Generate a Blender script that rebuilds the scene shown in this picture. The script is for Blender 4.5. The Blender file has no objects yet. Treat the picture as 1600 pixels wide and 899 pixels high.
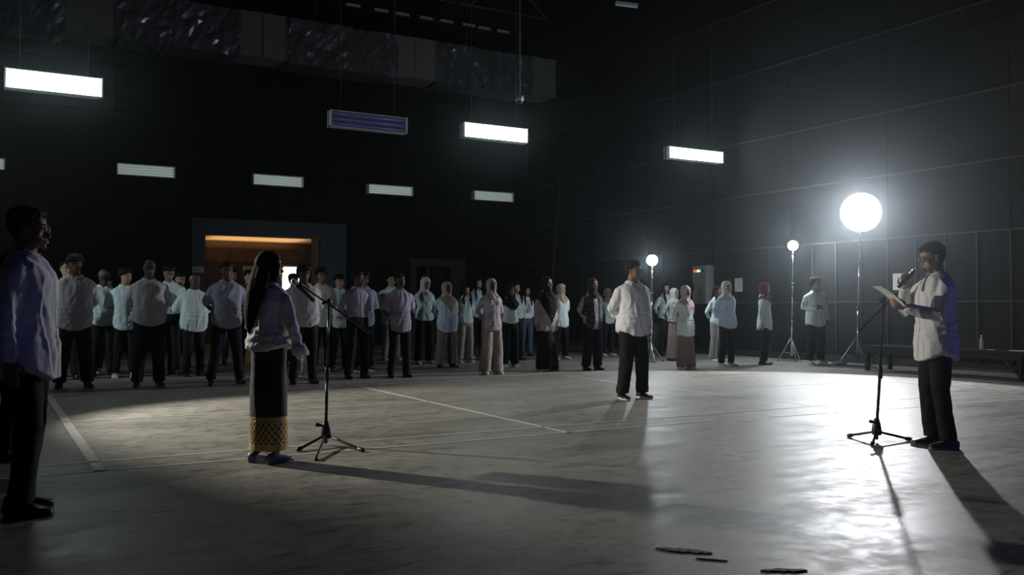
import bpy, bmesh, math, random
import numpy as np
from mathutils import Vector, Matrix
from mathutils.bvhtree import BVHTree

C = bpy.context.scene.collection
SC = bpy.context.scene
PI = math.pi

# ------------------------------------------------------------------ camera
F_PX, HOR, CAM_H = 1420.0, 480.0, 1.12
PITCH = math.atan((HOR - 449.5) / F_PX)
YAW = math.radians(-30)                       # the room is laid out square to its walls; the camera looks across it
camd = bpy.data.cameras.new('camera'); camd.lens = F_PX * 36 / 1600; camd.sensor_width = 36
camd.clip_start = 0.05; camd.clip_end = 200
cam = bpy.data.objects.new('camera', camd); C.objects.link(cam)
cam.location = (0, 0, CAM_H); cam.rotation_euler = (PI / 2 + PITCH, 0, YAW)
SC.camera = cam
CM = Matrix.Translation((0, 0, CAM_H)) @ Matrix.Rotation(YAW, 4, 'Z') @ Matrix.Rotation(PI / 2 + PITCH, 4, 'X')
C3 = CM.to_3x3(); FWD = C3 @ Vector((0, 0, -1)); CAM = Vector((0, 0, CAM_H))
FWH = Vector((FWD.x, FWD.y, 0)).normalized()

def ray(px, py):
    return C3 @ Vector(((px - 800) / F_PX, -(py - 449.5) / F_PX, -1))
def G(px, py, z=0.0):                          # the point of a horizontal plane seen at a pixel
    d = ray(px, py); return CAM + d * ((z - CAM_H) / d.z)
def AT(px, py, p):                             # the point seen at a pixel, as far from the camera as p
    d = ray(px, py); t = (Vector(p) - CAM).dot(FWH) / d.dot(FWH); return CAM + d * t
def ONV(px, py, v):
    d = ray(px, py); return CAM + d * (v / d.y)
def ONU(px, py, u):
    d = ray(px, py); return CAM + d * (u / d.x)

# ------------------------------------------------------------------ world, view, lights
SC.view_settings.view_transform = 'Standard'; SC.view_settings.look = 'None'
SC.view_settings.exposure = 0.0; SC.view_settings.gamma = 1.0
SC.cycles.use_denoising = True
SC.cycles.max_bounces = 4; SC.cycles.diffuse_bounces = 2; SC.cycles.glossy_bounces = 2
SC.cycles.volume_bounces = 0; SC.cycles.sample_clamp_indirect = 4
W = bpy.data.worlds.new('world'); SC.world = W; W.use_nodes = True
bgn = W.node_tree.nodes['Background']; bgn.inputs[0].default_value = (0.6, 0.8, 1, 1); bgn.inputs[1].default_value = 0.012
vsn = W.node_tree.nodes.new('ShaderNodeVolumeScatter'); vsn.inputs['Density'].default_value = 0.0013; vsn.inputs['Anisotropy'].default_value = 0.93   # thin haze, added to give the lamps a glow
vsn.inputs['Color'].default_value = (.82, .92, 1, 1); W.node_tree.links.new(vsn.outputs[0], W.node_tree.nodes['World Output'].inputs['Volume'])

def lamp(name, kind, loc, power, col, aim=None, radius=0.08, size=1.0, cone=100, blend=0.5):
    d = bpy.data.lights.new(name, kind); d.energy = power; d.color = col
    if kind == 'AREA': d.shape = 'RECTANGLE'; d.size = size; d.size_y = size * 0.6
    else: d.shadow_soft_size = radius
    if kind == 'SPOT': d.spot_size = math.radians(cone); d.spot_blend = blend
    o = bpy.data.objects.new(name, d); C.objects.link(o); o.location = loc
    if aim is not None:
        o.rotation_euler = (Vector(aim) - Vector(loc)).to_track_quat('-Z', 'Y').to_euler()
    return o
KEY = AT(1345, 332, G(1339, 572)); KEY_B = G(1339, 572)
TWO = AT(1239, 384, G(1237, 565)); TWO_B = G(1237, 565)
THR = AT(1019, 407, G(1017, 566)); THR_B = G(1017, 566)
def toward_cam(p, d): return p + (CAM - p).normalized() * d
lamp('key_bulb_light', 'SPOT', toward_cam(KEY, 0.16), 1400, (0.94, 0.96, 1.0), aim=(6.9, 7.8, 2.2), radius=0.07, cone=98, blend=0.12)
lamp('second_bulb_light', 'POINT', toward_cam(TWO, 0.10), 150, (0.85, 0.95, 1.0), radius=0.05)
lamp('third_bulb_light', 'POINT', toward_cam(THR, 0.10), 85, (0.85, 0.95, 1.0), radius=0.05)
lamp('left_stand_light', 'SPOT', (-1.3, 12.0, 2.9), 1750, (1.0, 0.95, 0.84), aim=(5.9, 7.2, 0.9), radius=0.05, cone=72, blend=0.4)
lamp('front_left_spotlight', 'SPOT', (-2.5, 2.6, 2.4), 420, (1.0, 0.96, 0.95), aim=(6.75, 8.75, 1.15), radius=0.05, cone=13.5, blend=0.6)
lamp('far_left_fill', 'SPOT', (-5.0, 13.6, 3.4), 800, (0.80, 0.95, 1.0), aim=(7.0, 18.5, 1.5), radius=0.15, cone=62, blend=0.9)  # added off-frame lamp that brightens the back rows; it has no stand
lamp('blue_fill_right', 'AREA', (9.8, -2.4, 1.7), 26, (0.06, 0.08, 1.0), aim=(4.0, 6.0, 1.2), size=1.4)  # added blue light standing in for shirts that glow under blacklight
lamp('blue_fill_left', 'AREA', (-3.5, -1.5, 2.0), 1.8, (0.14, 0.14, 1.0), aim=(1.0, 7.0, 1.2), size=1.2)  # second added blue light, imitating the same shirt glow from the left
lamp('hall_cove_light', 'AREA', (6.9, 27.2, 2.9), 26, (1.0, 0.60, 0.24), aim=(6.9, 27.2, 4.0), size=2.8)

# ------------------------------------------------------------------ materials
MATS = {}
def mat(name, col, rough=0.7, metal=0.0, bump=None, var=None, emit=None, spec=0.5, alpha=None, trans=None):
    if name in MATS: return MATS[name]
    m = bpy.data.materials.new(name); m.use_nodes = True; nt = m.node_tree; b = nt.nodes['Principled BSDF']
    b.inputs['Base Color'].default_value = (*col, 1); b.inputs['Roughness'].default_value = rough
    b.inputs['Metallic'].default_value = metal; b.inputs['Specular IOR Level'].default_value = spec
    tc = nt.nodes.new('ShaderNodeTexCoord')
    if var:
        n = nt.nodes.new('ShaderNodeTexNoise'); n.inputs['Scale'].default_value = var[0]; n.inputs['Detail'].default_value = 4
        r = nt.nodes.new('ShaderNodeMixRGB'); r.inputs[1].default_value = (*[c * (1 - var[1]) for c in col], 1)
        r.inputs[2].default_value = (*[min(1, c * (1 + var[1])) for c in col], 1)
        nt.links.new(tc.outputs['Object'], n.inputs['Vector']); nt.links.new(n.outputs['Fac'], r.inputs[0])
        nt.links.new(r.outputs[0], b.inputs['Base Color'])
    if bump:
        n = nt.nodes.new('ShaderNodeTexNoise'); n.inputs['Scale'].default_value = bump[0]; n.inputs['Detail'].default_value = 5
        mp = nt.nodes.new('ShaderNodeMapping'); mp.inputs['Scale'].default_value = bump[2] if len(bump) > 2 else (1, 1, 1)
        k = nt.nodes.new('ShaderNodeBump'); k.inputs['Strength'].default_value = bump[1]; k.inputs['Distance'].default_value = 0.02
        nt.links.new(tc.outputs['Object'], mp.inputs[0]); nt.links.new(mp.outputs[0], n.inputs['Vector'])
        nt.links.new(n.outputs['Fac'], k.inputs['Height']); nt.links.new(k.outputs[0], b.inputs['Normal'])
    if emit:
        b.inputs['Emission Color'].default_value = (*emit[0], 1); b.inputs['Emission Strength'].default_value = emit[1]
    if trans: b.inputs['Transmission Weight'].default_value = trans
    MATS[name] = m; return m

def fabric(name, col, amt=0.35, rough=0.85): return mat(name, col, rough, bump=(14, amt, (1, 1, 0.45)), var=(6, 0.05), spec=0.2)
white = fabric('white_cotton', (0.78, 0.78, 0.80)); offw = fabric('offwhite_cotton', (0.70, 0.70, 0.68))
greyw = fabric('grey_cotton', (0.50, 0.48, 0.50)); bluew = fabric('pale_blue_cotton', (0.55, 0.66, 0.80))
greyblue = fabric('grey_blue_cotton', (0.34, 0.36, 0.46)); lilac = fabric('lilac_pique', (0.36, 0.32, 0.44))
tealw = fabric('cool_white_cotton', (0.66, 0.76, 0.76)); blush = fabric('blush_cotton', (0.52, 0.45, 0.47))
black = fabric('black_twill', (0.012, 0.012, 0.014), 0.3, 0.8); navy = fabric('navy_denim', (0.010, 0.013, 0.024), 0.3)
jeans = fabric('blue_denim', (0.07, 0.10, 0.16), 0.3); teal_j = fabric('teal_denim', (0.10, 0.20, 0.24), 0.3)
beige = fabric('beige_cotton', (0.42, 0.36, 0.31), 0.4); taupe = fabric('taupe_crepe', (0.22, 0.17, 0.15), 0.4)
brown = fabric('brown_cotton', (0.16, 0.11, 0.09), 0.3); greyp = fabric('grey_linen', (0.30, 0.29, 0.26), 0.4)
hj_white = fabric('cream_voile', (0.66, 0.60, 0.54), 0.5); hj_beige = fabric('sand_voile', (0.42, 0.33, 0.25), 0.5)
hj_pink = fabric('blush_voile', (0.48, 0.39, 0.37), 0.5); hj_black = fabric('black_voile', (0.010, 0.010, 0.011), 0.5)
hj_grey = fabric('grey_voile', (0.25, 0.24, 0.22), 0.5); hj_maroon = fabric('maroon_voile', (0.13, 0.01, 0.025), 0.5)
hj_dark = fabric('charcoal_voile', (0.035, 0.028, 0.03), 0.5)
skin_a = mat('skin_tan', (0.42, 0.25, 0.17), 0.62, spec=.3, var=(9, 0.08)); skin_b = mat('skin_brown', (0.25, 0.14, 0.09), 0.62, spec=.3, var=(9, 0.08))
skin_c = mat('skin_dark', (0.09, 0.05, 0.035), 0.62, spec=.3, var=(9, 0.08)); skin_l = mat('skin_light', (0.52, 0.33, 0.24), 0.62, spec=.3, var=(9, 0.08))
hairm = mat('black_hair', (0.005, 0.0045, 0.004), 0.7, spec=.2, bump=(60, 0.6, (1, 1, 0.3))); hair_g = mat('grey_hair', (0.16, 0.155, 0.15), 0.5, bump=(60, 0.6, (1, 1, 0.3)))
eyew = mat('eye_white', (0.26, 0.24, 0.23), 0.25); eyed = mat('eye_iris', (0.012, 0.008, 0.006), 0.15); lipm = mat('lips', (0.25, 0.10, 0.08), 0.45)
shoeb = mat('black_leather', (0.012, 0.012, 0.012), 0.35, bump=(30, 0.1)); shoew = mat('white_canvas', (0.66, 0.66, 0.64), 0.7, bump=(40, 0.2))
solew = mat('white_rubber', (0.7, 0.7, 0.68), 0.6, var=(20, 0.06)); shoeg = mat('silver_grey_leather', (0.20, 0.19, 0.24), 0.35, var=(20, 0.1)); soleg = mat('grey_rubber', (0.22, 0.21, 0.20), 0.7, var=(20, 0.1))
plast = mat('black_plastic', (0.012, 0.012, 0.013), 0.4, bump=(80, 0.05)); metb = mat('black_tube', (0.02, 0.02, 0.022), 0.28, 0.6, bump=(60, 0.03))
chrome = mat('chrome_tube', (0.6, 0.6, 0.62), 0.22, 1.0, bump=(60, 0.03)); grille = mat('mic_mesh', (0.45, 0.45, 0.46), 0.35, 0.9, bump=(300, 0.8))
redm = mat('red_ring', (0.35, 0.01, 0.03), 0.4, var=(20, 0.1)); paperm = mat('white_paper', (0.8, 0.8, 0.78), 0.8, var=(5, 0.03))
glassm = mat('lens_glass', (0.9, 0.9, 0.9), 0.03, trans=0.95, var=(5, 0.01)); goldw = mat('gold_watch', (0.6, 0.45, 0.2), 0.25, 1.0, var=(20, 0.1))
folderm = mat('maroon_folder', (0.035, 0.006, 0.008), 0.4, var=(10, 0.1)); beltm = mat('black_belt', (0.01, 0.01, 0.01), 0.35, bump=(50, 0.1))
whitelam = mat('lamp_housing_white', (0.6, 0.62, 0.62), 0.5, var=(3, 0.05))
glare_m = mat('lamp_glare', (0.9, 0.9, 0.9), 0.4, emit=((0.93, 0.96, 1.0), 30), var=(3, 0.02))  # emission imitates the glare over each lamp
tube_on = mat('lit_tube', (0.9, 0.9, 0.9), 0.5, emit=((0.86, 1.0, 0.98), 22), var=(3, 0.02))
refl_on = mat('lit_fixture_reflector', (0.9, 0.9, 0.9), 0.3, emit=((0.84, 1.0, 0.98), 10), var=(3, 0.02))
tube_dim = mat('dim_tube', (0.6, 0.66, 0.66), 0.5, emit=((0.86, 1.0, 0.97), 0.22), var=(3, 0.02))
refl_dim = mat('dim_reflector', (0.45, 0.5, 0.5), 0.4, emit=((0.86, 1.0, 0.97), 0.10), var=(3, 0.02))
tube_uv = mat('blacklight_tube', (0.10, 0.10, 0.2), 0.3, emit=((0.25, 0.25, 0.75), 0.05), var=(3, 0.05))
refl_uv = mat('blacklight_reflector', (0.10, 0.10, 0.18), 0.4, emit=((0.28, 0.28, 0.75), 0.022), var=(3, 0.05))

def m_floor():
    m = bpy.data.materials.new('worn_concrete'); m.use_nodes = True; nt = m.node_tree; b = nt.nodes['Principled BSDF']; N = nt.nodes; L = nt.links
    tc = N.new('ShaderNodeTexCoord')
    def noise(sc, det, vec=None, dist=0.0, rough=0.55):
        n = N.new('ShaderNodeTexNoise'); n.inputs['Scale'].default_value = sc; n.inputs['Detail'].default_value = det
        n.inputs['Distortion'].default_value = dist; n.inputs['Roughness'].default_value = rough
        L.new(vec or tc.outputs['Object'], n.inputs['Vector']); return n.outputs['Fac']
    def ramp(src, stops):
        r = N.new('ShaderNodeValToRGB'); L.new(src, r.inputs[0])
        while len(r.color_ramp.elements) < len(stops): r.color_ramp.elements.new(0.5)
        for e, (p, c) in zip(r.color_ramp.elements, stops): e.position = p; e.color = (c, c, c, 1)
        return r.outputs[0]
    def mixc(f, a, c2, mode='MIX'):
        x = N.new('ShaderNodeMixRGB'); x.blend_type = mode
        if isinstance(f, float): x.inputs[0].default_value = f
        else: L.new(f, x.inputs[0])
        for i, v in ((1, a), (2, c2)):
            if isinstance(v, tuple): x.inputs[i].default_value = (*v, 1)
            else: L.new(v, x.inputs[i])
        return x.outputs[0]
    mp = N.new('ShaderNodeMapping'); mp.inputs['Rotation'].default_value = (0, 0, 0.5); mp.inputs['Scale'].default_value = (0.35, 1.6, 1)
    L.new(tc.outputs['Object'], mp.inputs[0])
    big = noise(0.55, 6, dist=0.8); streak = noise(1.4, 8, mp.outputs[0], 0.6, 0.65); fine = noise(7, 9, None, 0.3, 0.7); speck = noise(22, 5, None, 0.4, 0.6)
    base = mixc(ramp(big, [(0.3, 0.0), (0.72, 1.0)]), (0.21, 0.20, 0.175), (0.33, 0.315, 0.275))
    base = mixc(ramp(streak, [(0.35, 0.0), (0.65, 0.7)]), base, (0.40, 0.385, 0.345))
    base = mixc(ramp(fine, [(0.34, 0.75), (0.52, 0.0)]), base, (0.13, 0.125, 0.11))
    base = mixc(ramp(speck, [(0.29, 0.9), (0.36, 0.0)]), base, (0.05, 0.05, 0.045))
    mp2 = N.new('ShaderNodeMapping'); mp2.inputs['Rotation'].default_value = (0, 0, 0.75); mp2.inputs['Scale'].default_value = (1.0, 4.5, 1); L.new(tc.outputs['Object'], mp2.inputs[0])
    scuff = noise(2.6, 7, mp2.outputs[0], 0.9, 0.6); base = mixc(ramp(scuff, [(0.33, 0.75), (0.42, 0.0)]), base, (0.07, 0.068, 0.06))
    scr = noise(9, 4, mp2.outputs[0], 1.2, 0.5); base = mixc(ramp(scr, [(0.27, 0.8), (0.31, 0.0)]), base, (0.03, 0.03, 0.028))
    L.new(base, b.inputs['Base Color'])
    rg = N.new('ShaderNodeMapRange'); rg.inputs['To Min'].default_value = 0.34; rg.inputs['To Max'].default_value = 0.62
    rr = mixc(0.5, streak, fine); L.new(rr, rg.inputs[0]); rg.inputs['From Min'].default_value = 0.35; rg.inputs['From Max'].default_value = 0.65
    L.new(rg.outputs[0], b.inputs['Roughness']); b.inputs['Specular IOR Level'].default_value = 0.42
    bp = N.new('ShaderNodeBump'); bp.inputs['Strength'].default_value = 0.45; bp.inputs['Distance'].default_value = 0.003
    fine2 = noise(24, 6, mp2.outputs[0], 0.5, 0.6); L.new(mixc(0.25, fine2, fine), bp.inputs['Height']); L.new(bp.outputs[0], b.inputs['Normal'])
    return m
floor_m = m_floor()
wallm = mat('charcoal_wall_panel', (0.013, 0.0145, 0.015), 0.85, bump=(8, 0.15), var=(0.8, 0.25), spec=0.15)
wallb = mat('dark_backing', (0.012, 0.013, 0.014), 0.9, var=(1, 0.2))
battm = mat('grey_batten', (0.040, 0.042, 0.044), 0.7, var=(2, 0.2), spec=.2); framem = mat('slate_door_frame', (0.060, 0.070, 0.080), 0.7, var=(1.5, 0.15))
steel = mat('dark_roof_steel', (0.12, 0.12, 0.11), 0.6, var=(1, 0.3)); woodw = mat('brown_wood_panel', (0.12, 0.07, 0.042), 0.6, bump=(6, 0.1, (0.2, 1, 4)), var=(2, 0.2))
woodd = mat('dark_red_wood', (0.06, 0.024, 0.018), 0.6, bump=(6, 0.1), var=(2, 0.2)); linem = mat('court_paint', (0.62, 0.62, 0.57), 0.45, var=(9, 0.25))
foil = mat('crinkled_foil', (0.30, 0.31, 0.33), 0.28, 0.7, bump=(3.5, 1.0), var=(2, 0.3)); ductm = mat('duct_panel', (0.20, 0.20, 0.19), 0.6, 0.0, bump=(4, 0.2), var=(1, 0.2))
benchm = mat('dark_bench_wood', (0.022, 0.022, 0.022), 0.85, bump=(8, 0.1), var=(3, 0.2), spec=.15); stain = mat('dark_floor_scrap', (0.04, 0.038, 0.034), 0.8, var=(9, 0.3))
cabm = mat('cream_cabinet_paint', (0.30, 0.32, 0.28), 0.5, var=(2, 0.05)); greyb = mat('grey_board', (0.16, 0.165, 0.15), 0.7, var=(2, 0.1))
daylight = mat('daylit_opening', (1, 1, 1), 0.5, emit=((1, 0.98, 1.0), 1.6), var=(2, 0.02))

# ------------------------------------------------------------------ object helpers
def tag(o, label=None, cat=None, group=None, kind=None):
    if label: o['label'] = label
    if cat: o['category'] = cat
    if group: o['group'] = group
    if kind: o['kind'] = kind
    return o
def link(name, me, parent=None, m=None):
    o = bpy.data.objects.new(name, me); C.objects.link(o)
    if m is not None and me is not None and len(me.materials) == 0: me.materials.append(m)
    if parent is not None: o.parent = parent
    return o
def empty(name, loc, rz=0):
    o = bpy.data.objects.new(name, None); C.objects.link(o); o.location = loc; o.rotation_euler = (0, 0, rz); o.empty_display_size = 0.1; return o

class MB:                                       # gathers closed lofts and boxes
    def __init__(s): s.v = []; s.f = []
    def loft(s, rings, seg=16, power=2.0, cap=True):
        n0 = len(s.v); k = 0
        ang = [2 * PI * i / seg for i in range(seg)]
        cs = [(math.copysign(abs(math.cos(a)) ** (2 / power), math.cos(a)), math.copysign(abs(math.sin(a)) ** (2 / power), math.sin(a))) for a in ang]
        for c, a, b in rings:
            for ca, sa in cs: s.v.append((c[0] + a[0] * ca + b[0] * sa, c[1] + a[1] * ca + b[1] * sa, c[2] + a[2] * ca + b[2] * sa))
        R = len(rings)
        for r in range(R - 1):
            for i in range(seg):
                j = (i + 1) % seg
                s.f.append((n0 + r * seg + i, n0 + r * seg + j, n0 + (r + 1) * seg + j, n0 + (r + 1) * seg + i))
        if cap:
            s.v.append(tuple(rings[0][0])); s.v.append(tuple(rings[-1][0])); a, b = len(s.v) - 2, len(s.v) - 1
            for i in range(seg):
                j = (i + 1) % seg
                s.f.append((a, n0 + j, n0 + i)); s.f.append((b, n0 + (R - 1) * seg + i, n0 + (R - 1) * seg + j))
        return s
    def tube(s, pts, rad, seg=10, flat=None, rounded=True):
        P = [Vector(p) for p in pts]; r = list(rad) if hasattr(rad, '__len__') else [rad] * len(P)
        if rounded:
            d0 = (P[0] - P[1]).normalized(); d1 = (P[-1] - P[-2]).normalized()
            P = [P[0] + d0 * r[0] * .85, P[0] + d0 * r[0] * .5] + P + [P[-1] + d1 * r[-1] * .5, P[-1] + d1 * r[-1] * .85]
            r = [r[0] * .45, r[0] * .85] + r + [r[-1] * .85, r[-1] * .45]
        rings = []; x = None
        for i, p in enumerate(P):
            t = (P[min(i + 1, len(P) - 1)] - P[max(i - 1, 0)]).normalized()
            if x is None:
                ref = Vector(flat[0]) if flat else (Vector((0, 0, 1)) if abs(t.z) < .8 else Vector((1, 0, 0)))
                x = (ref - t * ref.dot(t)).normalized()
            else: x = (x - t * x.dot(t)).normalized()
            y = t.cross(x); fx = flat[1] if flat else 1
            rings.append((p, x * r[i] * fx, y * r[i]))
        return s.loft(rings, seg)
    def ell(s, c, r, seg=14, n=9):
        c = Vector(c); rings = []
        for i in range(n):
            a = -PI / 2 + PI * (i + .5) / n
            rings.append((c + Vector((0, 0, math.sin(a) * r[2])), Vector((math.cos(a) * r[0], 0, 0)), Vector((0, math.cos(a) * r[1], 0))))
        return s.loft(rings, seg)
    def box(s, c, d, rot=None):
        n = len(s.v)
        for z in (-.5, .5):
            for x, y in ((-.5, -.5), (.5, -.5), (.5, .5), (-.5, .5)):
                p = Vector((x * d[0], y * d[1], z * d[2]))
                if rot is not None: p = rot @ p
                s.v.append(tuple(Vector(c) + p))
        for q in ((3, 2, 1, 0), (4, 5, 6, 7), (0, 1, 5, 4), (1, 2, 6, 5), (2, 3, 7, 6), (3, 0, 4, 7)): s.f.append(tuple(n + k for k in q))
        return s
    def mesh(s, name='m', smooth=True):
        me = bpy.data.meshes.new(name); me.from_pydata([tuple(p) for p in s.v], [], s.f); me.validate()
        if smooth: me.polygons.foreach_set('use_smooth', [True] * len(me.polygons))
        return me
    def obj(s, name, m, parent=None, smooth=True, bevel=0):
        o = link(name, s.mesh(name, smooth), parent, m)
        if bevel: b = o.modifiers.new('bevel', 'BEVEL'); b.width = bevel; b.segments = 2; b.limit_method = 'ANGLE'
        return o
    def merged(s, vox, iters=3, name='m'):      # one continuous skin over everything gathered
        me0 = s.mesh('tmp', False); o = bpy.data.objects.new('tmp', me0); C.objects.link(o)
        r = o.modifiers.new('r', 'REMESH'); r.mode = 'VOXEL'; r.voxel_size = vox; r.use_smooth_shade = True
        k = o.modifiers.new('s', 'SMOOTH'); k.factor = 0.5; k.iterations = iters
        dg = bpy.context.evaluated_depsgraph_get(); dg.update()
        me = bpy.data.meshes.new_from_object(o.evaluated_get(dg)); me.name = name
        bpy.data.objects.remove(o); bpy.data.meshes.remove(me0)
        me.polygons.foreach_set('use_smooth', [True] * len(me.polygons)); return me

def box_obj(name, m, c, d, parent=None, rot=None, bevel=0):
    c = Vector(c); o = MB().box((0, 0, 0), d).obj(name, m, parent, smooth=False, bevel=bevel); o.location = c
    if rot: o.rotation_euler = rot
    return o

def coords(me):
    a = np.empty(len(me.vertices) * 3, np.float64); me.vertices.foreach_get('co', a); return a.reshape(-1, 3)
def setco(me, a): me.vertices.foreach_set('co', a.ravel()); me.update()
def normals(me):
    a = np.empty(len(me.vertices) * 3, np.float64); me.vertex_normals.foreach_get('vector', a); return a.reshape(-1, 3)
def wav(p, seed, fr, oct=4):                    # cheap smooth noise, about -1..1
    rs = np.random.RandomState(seed); out = np.zeros(len(p)); q = p * fr
    for o_ in range(oct):
        w = rs.normal(size=(3, 3)); ph = rs.rand(3) * 6.28
        q = q + 0.35 * np.sin(q @ w.T + ph); out += np.sin(q @ rs.normal(size=3) + rs.rand() * 6.28)
    return out / oct
def fold(me, seed, amp, fr=(25, 25, 10), waist=None):
    p = coords(me); n = normals(me)
    a = wav(p, seed, np.array(fr)); b = wav(p, seed + 5, np.array(fr) * np.array([1.7, 1.7, 2.4]))
    d = (1 - 2.4 * np.abs(a)) * 0.8 + b * 0.4
    if waist is not None:
        k = np.exp(-((p[:, 2] - waist) / 0.09) ** 2); d = d + k * .45 * np.sin(p[:, 2] * 95 + wav(p, seed + 9, np.array((7, 7, 3))) * 3)
    setco(me, p + n * (d * amp)[:, None])

# ------------------------------------------------------------------ people
HEADP = Vector((0, -0.01, 1.475))               # the head turns and nods about this point
def head_matrix(yaw, pitch):
    return Matrix.Translation(HEADP) @ Matrix.Rotation(math.radians(yaw), 4, 'Z') @ Matrix.Rotation(math.radians(pitch), 4, 'X') @ Matrix.Translation(-HEADP)
HEAD_T = [  # t, front y, back y, half width
    (0.00, 0.062, 0.010, 0.022), (0.05, 0.082, -0.010, 0.040), (0.12, 0.086, -0.035, 0.052), (0.20, 0.088, -0.055, 0.060), (0.30, 0.087, -0.075, 0.066),
    (0.42, 0.082, -0.088, 0.071), (0.50, 0.080, -0.094, 0.073), (0.57, 0.088, -0.098, 0.075), (0.68, 0.088, -0.100, 0.077), (0.78, 0.080, -0.096, 0.075),
    (0.87, 0.062, -0.082, 0.066), (0.94, 0.040, -0.060, 0.050), (0.985, 0.012, -0.032, 0.024)]
CH, HH = 1.482, 0.216
def head_rings(inf=0.0, back=0.0):
    R = []
    for t, f, b, w in HEAD_T:
        z = CH + HH * t + inf * (2 * t - 1); f2, b2, w2 = f + inf, b - inf - back, w + inf
        R.append((Vector((0, (f2 + b2) / 2, z)), Vector((w2, 0, 0)), Vector((0, (f2 - b2) / 2, 0))))
    return R
def add_head(mb, fine=True):
    h = MB(); h.loft(head_rings(), 28 if fine else 20, 2.2)
    h.tube([(0, 0.080, 1.590), (0, 0.092, 1.565), (0, 0.104, 1.543)], [0.008, 0.010, 0.013], 8)
    h.ell((0, 0.092, 1.537), (0.018, 0.012, 0.009), 8, 5)
    h.ell((0, 0.086, 1.516), (0.024, 0.012, 0.006), 8, 5); h.ell((0, 0.085, 1.506), (0.020, 0.011, 0.006), 8, 5)
    h.ell((0, 0.078, 1.483), (0.022, 0.014, 0.014), 8, 5)
    h.tube([(-0.045, 0.072, 1.607), (0, 0.084, 1.610), (0.045, 0.072, 1.607)], 0.008, 8)
    for s_ in (-1, 1):
        h.tube([(s_ * 0.072, -0.004, 1.553), (s_ * 0.079, -0.010, 1.575), (s_ * 0.080, -0.014, 1.596)], [0.009, 0.013, 0.012], 8, flat=((1, 0, 0), 0.55))
        h.ell((s_ * 0.047, 0.055, 1.555), (0.022, 0.022, 0.024), 8, 5)
    return h
def torso(mb, inf, hem, fat, fem, z1=1.455, flare=0.0, chest=0.0):
    T = [(0.80, .168, .118, 0), (0.90, .172, .122, 0), (1.00, .160, .112, 0), (1.10, .154, .106, .004), (1.20, .162, .112, .004), (1.30, .176, .115, 0), (1.35, .176, .106, -.004), (1.385, .158, .092, -.008), (1.415, .110, .078, -.010), (1.44, .070, .064, -.012), (1.475, .055, .055, -.012)]
    R = []
    zs = [hem] + [t[0] for t in T if hem + .02 < t[0] < z1] + [z1]
    for z in zs:
        q = [np.interp(z, [t[0] for t in T], [t[k] for t in T]) for k in (1, 2, 3)]
        rx, ry, cy = q
        belly = math.exp(-((z - 1.04) / 0.17) ** 2) * fat
        rx += .036 * fat * math.exp(-((z - 1.05) / .30) ** 2) + .012 * fat; ry += .075 * belly + .02 * fat; cy += .045 * belly
        if fem: rx *= (0.86 if z > 1.25 else (0.84 if z > 1.0 else .94)); ry *= 0.92
        k = min(1, max(0, (1.40 - z) / .1)); fl = flare * max(0, (1.2 - z) / .4)
        ii = inf * (.35 + .65 * k) + fl
        R.append((Vector((0, cy, z)), Vector((rx + ii, 0, 0)), Vector((0, ry + ii * .9, 0))))
    mb.loft(R, 32, 2.35)
    if fem:
        for s_ in (-1, 1): mb.ell((s_ * .065, .085 + inf * .8, 1.265), (.060, .034, .058), 12, 7)

def J(side, sh, el, wr, hd, pn, curl=0.5, fem=False):
    if fem: sh = (sh[0] - .024, sh[1], sh[2] - .004); el = (el[0] - .026, el[1], el[2]); wr = (wr[0] - (.02 if wr[0] > .15 else 0), wr[1], wr[2])
    s_ = side; mv = lambda p: Vector((p[0] * s_, p[1], p[2]))
    return dict(side=s_, sh=mv(sh), el=mv(el), wr=mv(wr), hd=mv(hd).normalized(), pn=mv(pn).normalized(), curl=curl)
SH = (.176, -.008, 1.355)
ARM = {
    'behind': (SH, (.262, -.085, 1.115), (.085, -.185, .985), (-1, -.08, -.15), (0, 1, 0), .7),
    'behind_low': (SH, (.255, -.075, 1.10), (.09, -.19, .90), (-1, 0, -.3), (0, 1, 0), .7),
    'down': (SH, (.232, -.025, 1.105), (.245, .035, .865), (-.05, .12, -1), (-1, 0, 0), .45),
    'down_back': (SH, (.225, -.055, 1.10), (.235, -.03, .86), (-.05, .08, -1), (-1, 0, 0), .45),
    'front': (SH, (.252, -.01, 1.12), (.075, .185, 1.00), (-1, .1, -.2), (0, -1, 0), .6),
    'phone': (SH, (.262, -.02, 1.115), (.135, .20, 1.09), (-.75, .45, .15), (-.2, -.5, .8), .8),
    'paper': (SH, (.238, .075, 1.095), (.185, .305, 1.155), (-.12, 1, .22), (-.5, .1, .75), .8),
    'mic': ((.172, .02, 1.355), (.245, .165, 1.135), (.100, .215, 1.335), (-.25, .05, .95), (-.9, .1, -.25), 1.0),
    'folder': (SH, (.235, .01, 1.10), (.20, .22, 1.03), (-.2, 1, 0), (-1, 0, 0), .7),
    'out': (SH, (.262, .01, 1.095), (.275, .075, .855), (-.02, .15, -1), (-1, 0, 0), .35)}
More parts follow.
